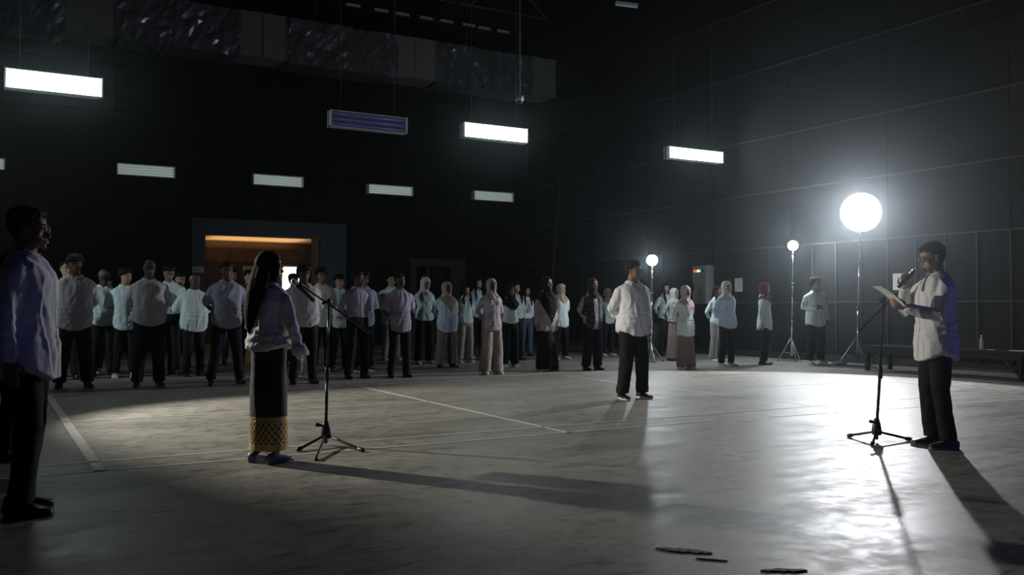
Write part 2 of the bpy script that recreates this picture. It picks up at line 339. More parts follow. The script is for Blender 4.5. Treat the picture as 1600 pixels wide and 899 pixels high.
def hand(mb, a, k=1.0):
    d, n = a['hd'], a['pn']; n = (n - d * n.dot(d)).normalized(); sd = d.cross(n)   # n: out of the palm; sd: across it
    th = sd * (1 if sd.dot(Vector((0, .6, .8))) > 0 else -1); w = a['wr']
    mb.tube([w - d * .01, w + d * .03, w + d * .065, w + d * .088], [.024 * k, .032 * k, .038 * k, .036 * k], 10, flat=(n, .42))
    for i, ln in enumerate((.062, .072, .068, .052)):
        off = th * (.030 - .0195 * i) * k; b = w + d * (.088 - abs(i - 1.2) * .004) + off; pts = [b - d * .02]; dd = d.copy(); p = b
        for j, fr in enumerate((.44, .32, .24)):
            pts.append(p.copy()); ang = a['curl'] * (.55, .85, .6)[j]
            dd = (dd * math.cos(ang) + n * math.sin(ang)).normalized(); p = p + dd * ln * fr * 1.15
        pts.append(p); mb.tube(pts, [.0095 * k, .0095 * k, .0088 * k, .008 * k, .007 * k], 7)
        n2 = n
    b = w + d * .022 + th * .022 * k; q1 = b + (d * .5 + th * .85 + n * .35).normalized() * .040; q2 = q1 + (d * .85 + th * .15 + n * .45).normalized() * .032; q3 = q2 + (d * .9 + n * .5 - th * .1).normalized() * .024
    mb.tube([b, q1, q2, q3], [.013 * k, .0115 * k, .010 * k, .008 * k], 7)
def legs_pts(stance, stride=0.0):
    return [[Vector((s_ * .085, 0, .90)), Vector((s_ * (.085 + stance * .45), .018 + s_ * stride * .5, .49)), Vector((s_ * (.085 + stance * .9), -.025 + s_ * stride, .09))] for s_ in (-1, 1)]

CACHE = {}
def body_mesh(armL, armR, fat, fem, yaw, pitch, stance, stride, vox):
    key = ('b', armL, armR, fat, fem, yaw, pitch, stance, stride, vox)
    if key in CACHE: return CACHE[key]
    mb = MB(); torso(mb, -0.018, .84, fat, fem, 1.44)
    HM = head_matrix(yaw, pitch)
    h = add_head(None, vox < .01); mb_n = len(mb.v)
    mb.f += [tuple(i + mb_n for i in f) for f in h.f]; mb.v += [tuple(HM @ Vector(p)) for p in h.v]
    nt_ = HM @ Vector((0, -.006, 1.53)); nr = .050 if fem else .058 + .012 * fat
    mb.tube([(0, -.018, 1.40), (0, -.016, 1.45), nt_], [nr * 1.25, nr, nr * .95], 14)
    for a in (J(-1, *ARM[armL], fem=fem), J(1, *ARM[armR], fem=fem)):
        mid = a['el'].lerp(a['wr'], .35); k = .9 if fem else 1.0
        mb.tube([a['sh'], a['sh'].lerp(a['el'], .4), a['el'], mid, a['wr']], [.024 * k, .036 * k, .034 * k, .033 * k, .024 * k], 10)
        hand(mb, a, k)
    for L in legs_pts(stance, stride):
        hip, kn, an = L; lk = .84 if fem else 1.0; hip = Vector((hip.x * (.76 if fem else 1), hip.y, hip.z)); kn = Vector((kn.x * (.88 if fem else 1), kn.y, kn.z))
        mb.tube([hip, hip.lerp(kn, .5), kn, kn.lerp(an, .35), an], [(.072 + .012 * fat) * lk, (.060 + .010 * fat) * lk, .047 * lk, .045 * lk, .034], 12)
        mb.tube([an + Vector((0, -.02, -.045)), an + Vector((0, .06, -.055)), an + Vector((0, .14, -.065))], [.03, .032, .02], 8)
    me = mb.merged(vox, 2, 'body'); CACHE[key] = me; return me

def shirt_mesh(armL, armR, fat, fem, hem, sleeve, inf, vox, seed, flare, amp, tucked):
    key = ('s', armL, armR, fat, fem, hem, sleeve, inf, vox, seed, flare, tucked)
    if key in CACHE: return CACHE[key]
    mb = MB(); torso(mb, inf, hem, fat, fem, 1.43, flare)
    for a in (J(-1, *ARM[armL], fem=fem), J(1, *ARM[armR], fem=fem)):
        k = (.84 if fem else .95) * (1 + .14 * fat); e = inf * .6
        if sleeve >= 1:
            w = a['wr'].lerp(a['el'], .04); pts = [a['sh'] + Vector((-.03 * a['side'], 0, -.01)), a['sh'].lerp(a['el'], .15), a['sh'].lerp(a['el'], .55), a['el'], a['el'].lerp(w, .45), w]
            mb.tube(pts, [.054 * k + e * .3, .056 * k + e * .5, .050 * k + e * .8, .045 * k + e * .8, .040 * k + e * .8, .031 * k + e * .5], 14)
        else:
            e2 = a['sh'].lerp(a['el'], sleeve); mb.tube([a['sh'] + Vector((-.03 * a['side'], 0, -.01)), a['sh'].lerp(a['el'], .15), a['sh'].lerp(e2, .6), e2], [.054 * k + e * .3, .056 * k + e * .5, .054 * k + e * .9, .056 * k + e * 1.5], 14)
    me = mb.merged(vox, 3, 'shirt'); p_ = coords(me); k_ = np.clip((hem + .16 - p_[:, 2]) / .16, 0, 1) * (p_[:, 2] < hem + .16) * (0 if tucked else 1) * (np.abs(p_[:, 0]) < .24 + .05 * fat); p_[:, 2] += k_ * .055 * np.clip(np.abs(p_[:, 0]) / .19, 0, 1.2) ** 2.5; setco(me, p_)
    fold(me, seed, amp, waist=(hem + .05 if tucked else 1.0)); CACHE[key] = me; return me

def legs_mesh(kind, fat, fem, stance, stride, vox, seed, amp, top=1.0, hemz=.055, wide=0.0):
    key = ('l', kind, fat, fem, stance, stride, vox, seed, top, hemz, wide)
    if key in CACHE: return CACHE[key]
    mb = MB()
    if kind == 'trousers':
        R = []
        for z, rx, ry in ((.80, .165, .115), (.84, .178, .128), (.92, .180, .130), (1.0, .168, .118), (1.04, .162, .112)):
            kf = (.86 if z > .95 else .92) if fem else 1.0
            if z <= top + .045: R.append((Vector((0, .008 * fat, z)), Vector((rx * kf + .016 * fat - .003, 0, 0)), Vector((0, ry * kf + .018 * fat - .004, 0))))
        mb.loft(R, 24, 2.4)
        for L in legs_pts(stance, stride):
            hip, kn, an = L; bt = Vector((an.x, an.y, hemz + .02))
            mb.tube([hip + Vector((0, 0, -.02)), hip.lerp(kn, .45), kn, kn.lerp(bt, .5), bt + Vector((0, 0, .02)), bt], [.100 + .02 * fat, .088 + .018 * fat + wide * .4, .073 + .008 * fat + wide * .8, .066 + wide, .066 + wide * 1.2, .067 + wide * 1.25], 16, rounded=False)
    else:
        R = []; w0 = .055 if kind == 'skirt' else -.005
        for t in [i / 10 for i in range(11)]:
            z = top * (1 - t) + hemz * t; hip = math.exp(-((z - .88) / .14) ** 2)
            rx = .120 + .040 * hip + w0 * max(0, (.9 - z) / .8) + .014 * fat; ry = .082 + .032 * hip + w0 * 1.1 * max(0, (.9 - z) / .8) + .014 * fat
            if kind == 'narrow_skirt': ry += .028 * t; rx += .010 * t
            lo_ = min(1, max(0, (.82 - z) / .2)); rx += .032 * lo_; ry += .032 * lo_
            R.append((Vector((0, 0, z)), Vector((rx, 0, 0)), Vector((0, ry, 0))))
        mb.loft(R, 32, 2.15)
    me = mb.merged(vox, 3, 'legwear'); fold(me, seed, amp, fr=(22, 22, 2.6) if kind != 'trousers' else (16, 16, 12)); CACHE[key] = me; return me

def blend_turn(p, yaw, pitch, z0=1.40, z1=1.50):
    w = np.clip((p[:, 2] - z0) / (z1 - z0), 0, 1); w = w * w * (3 - 2 * w); out = p.copy(); hp = np.array(HEADP)
    q = p - hp; a = np.radians(pitch) * w; y, z = q[:, 1].copy(), q[:, 2].copy(); q[:, 1] = y * np.cos(a) - z * np.sin(a); q[:, 2] = y * np.sin(a) + z * np.cos(a)
    b = np.radians(yaw) * w; x, y = q[:, 0].copy(), q[:, 1].copy(); q[:, 0] = x * np.cos(b) - y * np.sin(b); q[:, 1] = x * np.sin(b) + y * np.cos(b)
    return q + hp
def hijab_mesh(yaw, pitch, seed, front=0.10, back=0.06, side=0.0, slim=1.0, lean=0.0, wide=0.0, cape=False, neck=False):
    key = (neck, 'h', yaw, pitch, seed, front, back, side, slim, lean, wide, cape)
    if key in CACHE: return CACHE[key]
    seg = 56; V = []; prof = [(1.712, .012, .012, -.012), (1.706, .038, .045, -.012), (1.690, .062, .072, -.012), (1.665, .080, .094, -.010), (1.635, .089, .107, -.010), (1.60, .092, .112, -.010), (1.565, .091, .110, -.010), (1.53, .087, .104, -.010), (1.495, .082, .095, -.008), (1.465, .080, .088, -.006), (1.44, .092, .090, -.006),
            (1.415, .125, .102, -.006), (1.385, .165, .120, -.004), (1.35, .190, .136, -.002), (1.31, .198, .148, 0)]
    if not cape: prof = prof[:-4] + [(1.425, .105, .098, -.004), (1.405, .122, .112, .0), (1.385, .134, .122, .0)]
    if neck: prof = prof[:-3]
    zb_, rb_, qb_ = prof[-1][:3]
    V = []; rows = 0; g = 14
    def ringpts(z, rx, ry, cy, ext=None):
        out = []
        for i in range(seg):
            a = 2 * PI * i / seg; ca, sa = math.cos(a), math.sin(a); zz = z
            x, y = rx * ca, cy + ry * sa
            if ext:
                fz = max(0, sa) ** 2.2 * front + max(0, -sa) ** 2.2 * back + abs(ca) ** 2 * side; zz = z - ext * fz
            out.append([x, y, zz])
        return out
    for z, rx, ry, cy in prof:
        k = slim + wide if z < 1.45 else 1.0; V += ringpts(z, rx * k, ry * (k * .5 + .5), cy); rows += 1
    for e in range(1, 9):
        t = e / 8; V += ringpts(zb_ - .02 * t, (rb_ + .002 + .006 * t) * (slim + wide), qb_ + .002 + .006 * t, 0, t); rows += 1
    V = np.array(V)
    c = np.array([0, -.01, 1.585]); fx = V[:, 0] / .064; fz = (V[:, 2] - 1.572) / np.where(V[:, 2] > 1.572, .080, .092)
    face = (fx ** 2 + fz ** 2 < 1) & (V[:, 1] > 0) & (V[:, 2] > 1.44)
    rim = (fx ** 2 + fz ** 2 < 1.35) & ~face & (V[:, 1] > 0) & (V[:, 2] > 1.44)
    V[face] = c + (V[face] - c) * .66; V[rim] = c + (V[rim] - c) * 1.03
    n = V - np.array([0, 0, 0]); n[:, 2] = 0; n /= np.maximum(1e-6, np.linalg.norm(n, axis=1))[:, None]
    drape = np.clip((1.50 - V[:, 2]) / .12, 0, 1); ang = np.arctan2(V[:, 1], V[:, 0])
    rs = np.random.RandomState(seed); r_ = 0.010 * np.sin(ang * 7 + V[:, 2] * 28 + rs.rand() * 6) + 0.007 * np.sin(ang * 15 - V[:, 2] * 45 + rs.rand() * 6)
    V = V + n * (r_ * drape + .003 * np.sin(V[:, 2] * 70 + ang * 3) * (1 - drape) * (~face))[:, None]
    if lean: V[:, 0] += lean * np.clip((zb_ - V[:, 2]) / .3, 0, 1)
    taper = np.clip((zb_ - .02 - V[:, 2]) / .35, 0, 1)
    V[:, 0] *= (1 - .75 * taper)
    V = blend_turn(V, yaw, pitch)
    f = []
    for r in range(rows - 1):
        for i in range(seg): j = (i + 1) % seg; f.append((r * seg + i, r * seg + j, (r + 1) * seg + j, (r + 1) * seg + i))
    f.append(tuple(reversed(range(seg))))
    me = bpy.data.meshes.new('hijab'); me.from_pydata([tuple(p) for p in V], [], f); me.polygons.foreach_set('use_smooth', [True] * len(me.polygons)); CACHE[key] = me; return me
def hair_mesh(style, seed):
    key = ('hair', style, seed)
    if key in CACHE: return CACHE[key]
    inf = {'crop': .006, 'bald': .003, 'short': .016, 'full': .024, 'long': .018}[style]
    mb = MB(); seg = 44; T2 = []
    for t in [i / 22 for i in range(23)]:
        q = [np.interp(min(t, .985), [x[0] for x in HEAD_T], [x[k] for x in HEAD_T]) for k in (1, 2, 3)]; s_ = 1.0
        z = CH + HH * t + inf * (t * 1.1 - .1)
        if t > .985: s_ = .6
        f_, b_, w_ = (q[0] + inf), (q[1] - inf), (q[2] + inf); T2.append((Vector((0, (f_ + b_) / 2, z)), Vector((w_ * s_, 0, 0)), Vector((0, (f_ - b_) / 2 * s_, 0))))
    mb.loft(T2, seg, 2.15); me = mb.mesh('hair'); V = coords(me); c = np.array([0, -.01, 1.585])
    y = V[:, 1]; line = np.interp(y, [-.12, -.05, -.02, .02, .05, .062, .12], [1.495, 1.51, 1.585, 1.615, 1.63, 1.648, 1.652])
    if style == 'full': line = line - .012
    if style == 'bald': line = np.interp(y, [-.12, -.05, 0, .03, .12], [1.50, 1.52, 1.60, 1.62, 1.9]); line = np.where((np.abs(V[:, 0]) < .05) & (y > -.075), 9, line)
    if style == 'long': line = np.interp(y, [-.12, -.03, .02, .05, .07, .12], [1.40, 1.40, 1.46, 1.60, 1.645, 1.65])
    line = line + .006 * np.sin(V[:, 0] * 160 + seed)
    hid = V[:, 2] < line; nn = V - c; nn /= np.linalg.norm(nn, axis=1)[:, None]
    if style in ('short', 'full', 'long'):
        amp = {'short': .006, 'full': .009, 'long': .004}[style]; V = V + nn * (amp * wav(V, seed, np.array((55, 55, 40))))[:, None] * (~hid)[:, None]
        V[:, 2] += np.where(~hid & (V[:, 2] > 1.64), .004, 0)
    fr_ = .018 * (style == 'full') * (V[:, 1] > .03) * wav(V, seed + 2, np.array((60, 10, 1.0))); d_ = V[:, 2] - line + fr_; hid = d_ < 0; k_ = np.clip(d_ / .03, 0, 1); k_ = k_ * (2 - k_)
    V = V - nn * ((inf - .002) * (1 - k_) * ~hid)[:, None]
    V[hid] = c + (V[hid] - c) * .68; setco(me, V); CACHE[key] = me; return me
def long_hair_mesh(yaw, pitch, seed):
    key = ('lh', yaw, pitch, seed)
    if key in CACHE: return CACHE[key]
    mb = MB(); mb.tube([(0, -.055, 1.66), (0, -.085, 1.58), (0, -.105, 1.46), (0, -.120, 1.32), (0, -.125, 1.20)], [.055, .075, .082, .085, .05], 18, flat=((0, 1, 0), .42))
    for s_ in (-1, 1): mb.tube([(s_ * .045, .03, 1.685), (s_ * .082, .035, 1.61), (s_ * .088, .045, 1.52), (s_ * .095, .085, 1.42), (s_ * .090, .125, 1.30), (s_ * .085, .13, 1.22)], [.012, .022, .027, .028, .024, .010], 10, flat=((1, 0, 0), .7))
    me = mb.merged(.009, 1, 'long_hair'); V = coords(me); setco(me, blend_turn(V + normals(me) * (.005 * np.sin(V[:, 0] * 240 + np.sin(V[:, 2] * 20)))[:, None], yaw, pitch)); CACHE[key] = me; return me
def once(key, fn):
    if key not in CACHE: CACHE[key] = fn()
    return CACHE[key]
def eye_mesh():
    me = MB().ell((0, 0, 0), (.0125, .0095, .0058), 12, 8).mesh('eye'); me.materials.append(eyew); me.materials.append(eyed)
    for p in me.polygons:
        if p.center.y > .0045 and abs(p.center.x) < .008: p.material_index = 1
    return me
def brow_mesh(): return MB().tube([(-.019, -.004, -.003), (-.004, .001, .002), (.018, -.001, .0)], [.002, .0042, .003], 6, flat=((0, 0, 1), 1.0)).mesh('brow')
def lips_mesh():
    mb = MB(); mb.tube([(-.022, -.006, 0), (-.008, .001, .003), (.008, .001, .003), (.022, -.006, 0)], [.002, .0045, .0045, .002], 6); mb.tube([(-.018, -.005, -.005), (0, .001, -.007), (.018, -.005, -.005)], [.002, .005, .002], 6); return mb.mesh('lips')
def glasses_mesh():
    mb = MB()
    for s_ in (-1, 1):
        pts = [(s_ * .034 + .026 * math.cos(a), .104 - abs(s_ * .034 + .026 * math.cos(a)) * .12, 1.583 + .019 * math.sin(a)) for a in [2 * PI * i / 14 for i in range(15)]]
        mb.tube(pts, .0021, 6, rounded=False); mb.tube([(s_ * .060, .096, 1.589), (s_ * .078, .05, 1.590), (s_ * .083, -.015, 1.588)], .0021, 6)
    mb.tube([(-.009, .104, 1.586), (.009, .104, 1.586)], .0021, 6); return mb.mesh('glasses')
def lens_mesh():
    mb = MB()
    for s_ in (-1, 1): mb.tube([(s_ * .034, .0995, 1.583), (s_ * .034, .1005, 1.583)], .0175, 14, flat=((1, 0, 0), 1.35), rounded=False)
    return mb.mesh('lens')
def shoe_mesh(kind):
    mb = MB(); R = []
    for y, hw, top in ((-.078, .018, .035), (-.070, .032, .070), (-.04, .039, .086), (.0, .040, .088), (.04, .042, .072), (.08, .047, .058), (.12, .048, .050), (.155, .040, .042), (.178, .022, .034)):
        zc = (top + .012) / 2; R.append((Vector((0, y, zc)), Vector((hw, 0, 0)), Vector((0, 0, (top - .012) / 2))))
    mb.loft(R, 16, 2.6); return mb.mesh('shoe')
def sole_mesh():
    mb = MB(); R = []
    for z, k in ((0.0, .96), (.004, 1.0), (.018, 1.0), (.022, .98)): R.append((z, k))
    seg = 28; ys = []
    pts = []
    for i in range(seg):
        a = 2 * PI * i / seg; y = .05 + .132 * math.sin(a); w = .047 * (abs(math.cos(a)) ** .7) * (1 if y > .05 else .86); pts.append((math.copysign(w, math.cos(a)), y))
    for z, k in R:
        for x, y in pts: mb.v.append((x * k, .05 + (y - .05) * k, z))
    for r in range(3):
        for i in range(seg): j = (i + 1) % seg; mb.f.append((r * seg + i, r * seg + j, (r + 1) * seg + j, (r + 1) * seg + i))
    mb.f.append(tuple(reversed(range(seg)))); mb.f.append(tuple(range(3 * seg, 4 * seg))); return mb.mesh('sole', False)
def collar_mesh(fat, open_=0.02):
    V = []; f = []; seg = 40
    for r, (dr, z) in enumerate(((.000, 1.404), (.000, 1.436), (.002, 1.462), (.010, 1.460), (.026, 1.434), (.040, 1.400))):
        for i in range(seg + 1):
            t = i / seg; a = PI / 2 + .26 + (2 * PI - .52) * t; k = .066 + .012 * fat + dr
            fr = max(0, math.sin(a)) ** 3
            zz = z - .028 * fr - (.030 * max(0, math.sin(a)) ** 10 * (r - 3) / 2 if r >= 4 else 0)
            V.append((k * math.cos(a) * 1.02, -.014 + k * math.sin(a) * (1 + .10 * fr), zz))
    for r in range(5):
        for i in range(seg): f.append((r * (seg + 1) + i, r * (seg + 1) + i + 1, (r + 1) * (seg + 1) + i + 1, (r + 1) * (seg + 1) + i))
    me = bpy.data.meshes.new('collar'); me.from_pydata(V, [], f); me.polygons.foreach_set('use_smooth', [True] * len(f)); return me
def patch(me, xs, zs, off=.004, sgn=1, name='patch', nx=3, nz=24):   # a thin flat-sewn piece lying on a garment
    bv = BVHTree.FromPolygons([v.co for v in me.vertices], [p.vertices for p in me.polygons])
    V = []; f = []
    for i in range(nz + 1):
        z = zs[0] + (zs[1] - zs[0]) * i / nz
        for j in range(nx + 1):
            x = xs[0] + (xs[1] - xs[0]) * j / nx
            h = bv.ray_cast(Vector((x, .8 * sgn, z)), Vector((0, -sgn, 0)))
            y = h[0].y if h[0] else .1 * sgn
            V.append((x, y + off * sgn, z))
    n = nx + 1
    for i in range(nz):
        for j in range(nx): f.append((i * n + j, i * n + j + 1, (i + 1) * n + j + 1, (i + 1) * n + j) if sgn < 0 else (i * n + j + 1, i * n + j, (i + 1) * n + j, (i + 1) * n + j + 1))
    m2 = bpy.data.meshes.new(name); m2.from_pydata(V, [], f); m2.polygons.foreach_set('use_smooth', [True] * len(f)); return m2

def person(label, feet, head, heading, top, bottom, arms='behind', skin=None, hair=('short', hairm), hijab=None, fat=0.0, fem=False, w=1.0,
           sleeve=1, hem=.80, flare=0.0, inf=.015, yaw=0, pitch=0, stance=.045, stride=0.0, legs='trousers', wide=0.0, hemz=.055, shoes='black', glasses=False,
           near=False, collar=True, placket=True, pocket=False, belt=False, tucked=False, seed=1, group='staff standing in rows', vx=None):
    g = G(*feet); hp = AT(head[0], head[1], g); s_ = hp.z / 1.712
    aL, aR = (arms, arms) if isinstance(arms, str) else arms
    vb, vc = (.0075, .009) if near else (.013, .014)
    me = body_mesh(aL, aR, fat, fem, yaw, pitch, stance, stride, vb)
    if len(me.materials) or CACHE.get(('used', id(me))):
        me = me.copy(); me.materials.clear()
    CACHE[('used', id(me))] = True
    o = link('person', me, None, skin or skin_a); o.location = g; o.scale = (s_ * w, s_ * w, s_)
    o.rotation_euler = (0, 0, math.radians(heading - 30 - 90)); tag(o, label, 'person', group)
    def child(name, me, m, par=o, mt=None):
        if m is not None:
            if len(me.materials) and me.materials[0] != m:
                k = ('mc', me.name, m.name)
                if k not in CACHE: c = me.copy(); c.materials.clear(); c.materials.append(m); CACHE[k] = c
                me = CACHE[k]
            elif not len(me.materials): me.materials.append(m)
        c = bpy.data.objects.new(name, me); C.objects.link(c); c.parent = par
        if mt is not None: c.matrix_local = mt
        return c
    amp = .0085 if near else .009
    sm = shirt_mesh(aL, aR, fat, fem, hem, sleeve, inf, vc, seed, flare, amp, tucked)
    sh = child('shirt', sm, top)
    if collar: child('collar', once(('col', fat), lambda: collar_mesh(fat)), top, sh)
    if placket: child('placket', once(('pl', sm.name), lambda: patch(sm, (-.016, .016), (hem + .015, 1.40), .003)), top, sh)
    if pocket:
        child('chest_pocket', once(('po', sm.name), lambda: patch(sm, (-.125, -.035), (1.17, 1.29), .004, name='pocket', nx=6, nz=8)), top, sh)
    legm = legs_mesh(legs, fat, fem, stance, stride, vc, seed + 3, .005, top=max(.88, min(1.0, hem + .14)) if legs == 'trousers' else max(.9, min(1.0, hem + .14)), hemz=hemz, wide=wide)
    lg = child('skirt' if 'skirt' in legs else 'trousers', legm, bottom)
    if belt: child('belt', once(('belt', fat), lambda: MB().loft([(Vector((0, .008 * fat, z)), Vector((.172 + .035 * fat, 0, 0)), Vector((0, .122 + .04 * fat, 0))) for z in (.985, 1.02)], 28, 2.4, cap=False).mesh('belt')), beltm, lg)
    sm_, so_ = {'black': (shoeb, shoeb), 'white': (shoew, solew), 'sneaker': (shoeb, solew), 'grey': (shoeg, soleg), 'loafer': (shoeb, soleg)}[shoes]
    for i, L in enumerate(legs_pts(stance, stride)):
        s2 = (-1, 1)[i]; mt = Matrix.Translation((L[2].x, L[2].y - .01, 0)) @ Matrix.Rotation(-s2 * .16, 4, 'Z')
        shoe = child('shoe', once('shoe', lambda: shoe_mesh('')), sm_, o, mt); child('sole', once('sole', sole_mesh), so_, shoe)
    HM = head_matrix(yaw, pitch)
    for e in (-1, 1):
        child('eye', once('eye', eye_mesh), None, o, HM @ Matrix.Translation((e * .032, .0755, 1.583)))
        child('eyebrow', once('brow', brow_mesh), hairm, o, HM @ Matrix.Translation((e * .033, .089, 1.606)))
    child('mouth', once('lips', lips_mesh), lipm, o, HM @ Matrix.Translation((0, .098, 1.512)))
    if hijab:
        hk = dict(hijab); hm_ = hk.pop('m'); hme = hijab_mesh(yaw, pitch, seed, **hk); hv = coords(hme); bv = BVHTree.FromPolygons([v.co for v in sm.vertices], [p.vertices for p in sm.polygons])
        for i, q in enumerate(hv):
            if q[2] < 1.44:
                r_ = math.hypot(q[0], q[1]); d_ = Vector((q[0] / r_, q[1] / r_, 0)); h_ = bv.ray_cast(Vector((0, 0, q[2])), d_, .4)
                if h_[0] and h_[3] + .009 > r_: k_ = (h_[3] + .009) / r_; hv[i][0] *= k_; hv[i][1] *= k_
        setco(hme, hv); child('hijab', hme, hm_)
    else:
        style, hmm = hair
        child('hair', hair_mesh(style, seed % 3), hmm, o, HM)
        if style == 'long': child('long_hair', long_hair_mesh(yaw, pitch, seed % 2), hmm)
    if glasses:
        gl = child('glasses', once('glasses', glasses_mesh), plast, o, HM)
        if near: child('lens', once('lens', lens_mesh), glassm, gl)
    return o

# ------------------------------------------------------------------ the hall
U0, U1, V0, V1, ZT = -7.0, 15.0, -8.0, 25.0, 11.6
fl = MB().box(((U0 + U1) / 2, (V0 + 31) / 2, -.1), (U1 - U0 + .4, 31 - V0 + .4, .2)).obj('floor', floor_m, None, False); tag(fl, kind='structure')
def court(a, b, wd=.04):
    a, b = Vector((*a, 0)), Vector((*b, 0)); d = b - a
    box_obj('court_line', linem, (a + b) / 2 + Vector((0, 0, .001)), (d.length, wd, .004), fl, (0, 0, math.atan2(d.y, d.x)))
for a, b, wd in [((-3, 7.21), (13, 7.21), .04), ((-3, 6.81), (6.25, 6.78), .04), ((6.9, 6.72), (13, 6.28), .04), ((-3, 9.86), (4.56, 9.84), .04), ((8.15, 9.45), (11.7, 9.14), .04),
                 ((.68, 6.78), (.68, 12.9), .075), ((4.5, 6.76), (4.58, 12.9), .04), ((8.13, 6.7), (8.13, 12.9), .04), ((-3, 12.9), (13, 12.9), .04), ((-3, 12.45), (13, 12.45), .03), ((11.7, 9.2), (12.0, 6.7), .04), ((-3, 16.0), (10, 16.0), .05)]:
    court(a, b, wd)
ce = MB().box(((U0 + U1) / 2, (V0 + V1) / 2, ZT + .1), (U1 - U0 + .4, V1 - V0 + .4, .2)).obj('ceiling', wallb, None, False); tag(ce, kind='structure')
OP = (ONV(320, 400, V1).x, ONV(500, 400, V1).x, ONV(320, 366, V1).z)
FR = (ONV(299, 400, V1).x, ONV(540, 400, V1).x, ONV(299, 340, V1).z)
D2 = (ONV(650, 430, V1).x, ONV(704, 430, V1).x, ONV(650, 416, V1).z); F2 = (ONV(640, 430, V1).x, ONV(727, 430, V1).x, ONV(640, 404, V1).z)
wb = MB(); t = .3
for a, b, z0, z1 in ((U0, OP[0], 0, ZT), (OP[0], OP[1], OP[2], ZT), (OP[1], D2[0], 0, ZT), (D2[0], D2[1], D2[2], ZT), (D2[1], U1 + .2, 0, ZT)):
    wb.box(((a + b) / 2, V1 + .04 + t / 2, (z0 + z1) / 2), (b - a, t, z1 - z0))
wall_back = wb.obj('wall_back', wallb, None, False); tag(wall_back, kind='structure')
wall_right = MB().box((U1 + .19, (V0 + V1) / 2, ZT / 2), (.3, V1 - V0 + .6, ZT)).obj('wall_right', wallb, None, False); tag(wall_right, kind='structure')
tag(MB().box((U0 - .15, (V0 + V1) / 2, ZT / 2), (.3, V1 - V0, ZT)).obj('wall_left', wallm, None, False), kind='structure')
tag(MB().box(((U0 + U1) / 2, V0 - .15, ZT / 2), (U1 - U0, .3, ZT)).obj('wall_front', wallm, None, False), kind='structure')
rnd = random.Random(4); PW, PH_ = 2.44, 1.22; pmesh = {}
def panel(par, c, d):
    k = tuple(round(x, 3) for x in d)
    if k not in pmesh: pmesh[k] = MB().box((0, 0, 0), (d[0] - (.012 if d[0] > .1 else 0), d[1] - (.012 if d[1] > .1 else 0), d[2] - .012)).mesh('panel', False); pmesh[k].materials.append(wallm)
    o = link('panel', pmesh[k], par); o.location = Vector(c) + Vector((rnd.uniform(-.003, .003) if d[0] < .1 else 0, rnd.uniform(-.003, .003) if d[1] < .1 else 0, 0))
for r in range(9):
    z0 = r * PH_; z1 = min(z0 + PH_, ZT); u = U0
    while u < U1 - .1:
        ua, ub = u, min(u + PW, U1); segs = [(ua, ub)]
        for lo, hi, zz in (FR, F2):
            if z0 < zz - .05:
                ns = []
                for a, b in segs:
                    if b <= lo or a >= hi: ns.append((a, b))
                    else:
                        if a < lo: ns.append((a, lo))
                        if b > hi: ns.append((hi, b))
                segs = ns
        for a, b in segs:
            if b - a > .05: panel(wall_back, ((a + b) / 2, V1 + .02, (z0 + z1) / 2), (b - a, .04, z1 - z0))
        u += PW
for z in (FR[2], F2[2]):                        # filler above each frame up to the next panel course
    lo, hi, zz = FR if z == FR[2] else F2
    zc = math.ceil(zz / PH_) * PH_
    if zc - zz > .05: panel(wall_back, ((lo + hi) / 2, V1 + .02, (zz + zc) / 2), (hi - lo, .04, zc - zz))
for r in range(9):
    for k in range(14):
        a = V0 + k * PW; b = min(a + PW, V1)
        if b - a > .1: panel(wall_right, (U1 + .02, (a + b) / 2, r * PH_ + PH_ / 2), (.04, b - a, PH_))
for z in (1.22, 2.44, 3.66, 4.88, 6.45, 7.9):
    box_obj('batten', battm, (U1 - .012, (V0 + V1) / 2, z), (.024, V1 - V0, .03), wall_right)
v = 4.2
while v < 24.5:
    box_obj('batten', battm, (U1 - .010, v, 1.22), (.020, .03, 2.40), wall_right); v += .61 if v < 13 else 1.22
tag(box_obj('baseboard_right', battm, (U1 - .02, (V0 + V1) / 2, .07), (.04, V1 - V0, .14)), kind='structure')
for a, b in ((U0, FR[0]), (FR[1], F2[0]), (F2[1], U1 - .04)):
    tag(box_obj('baseboard_back', wallm, ((a + b) / 2, V1 - .02, .08), (b - a, .04, .16)), kind='structure')
def doorframe(name, lo, hi, zt, olo, ohi, ozt, dep, m):
    mb = MB(); y = V1 + .04 - dep / 2
    mb.box(((olo + lo) / 2, y, ozt / 2), (lo - olo, dep, ozt)); mb.box(((ohi + hi) / 2, y, ozt / 2), (ohi - hi, dep, ozt)); mb.box(((lo + hi) / 2, y, (zt + ozt) / 2), (hi - lo, dep, ozt - zt))
    o = mb.obj(name, m, None, False); tag(o, kind='structure'); return o
doorframe('door_1', *OP, *FR, .10, framem)
doorframe('door_2', *D2, *F2, .08, mat('dark_door_frame', (0.035, 0.038, 0.04), 0.7, var=(2, .2)))
tag(box_obj('door_3', wallb, ((D2[0] + D2[1]) / 2, V1 + .30, D2[2] / 2), (D2[1] - D2[0], .06, D2[2])), kind='structure')
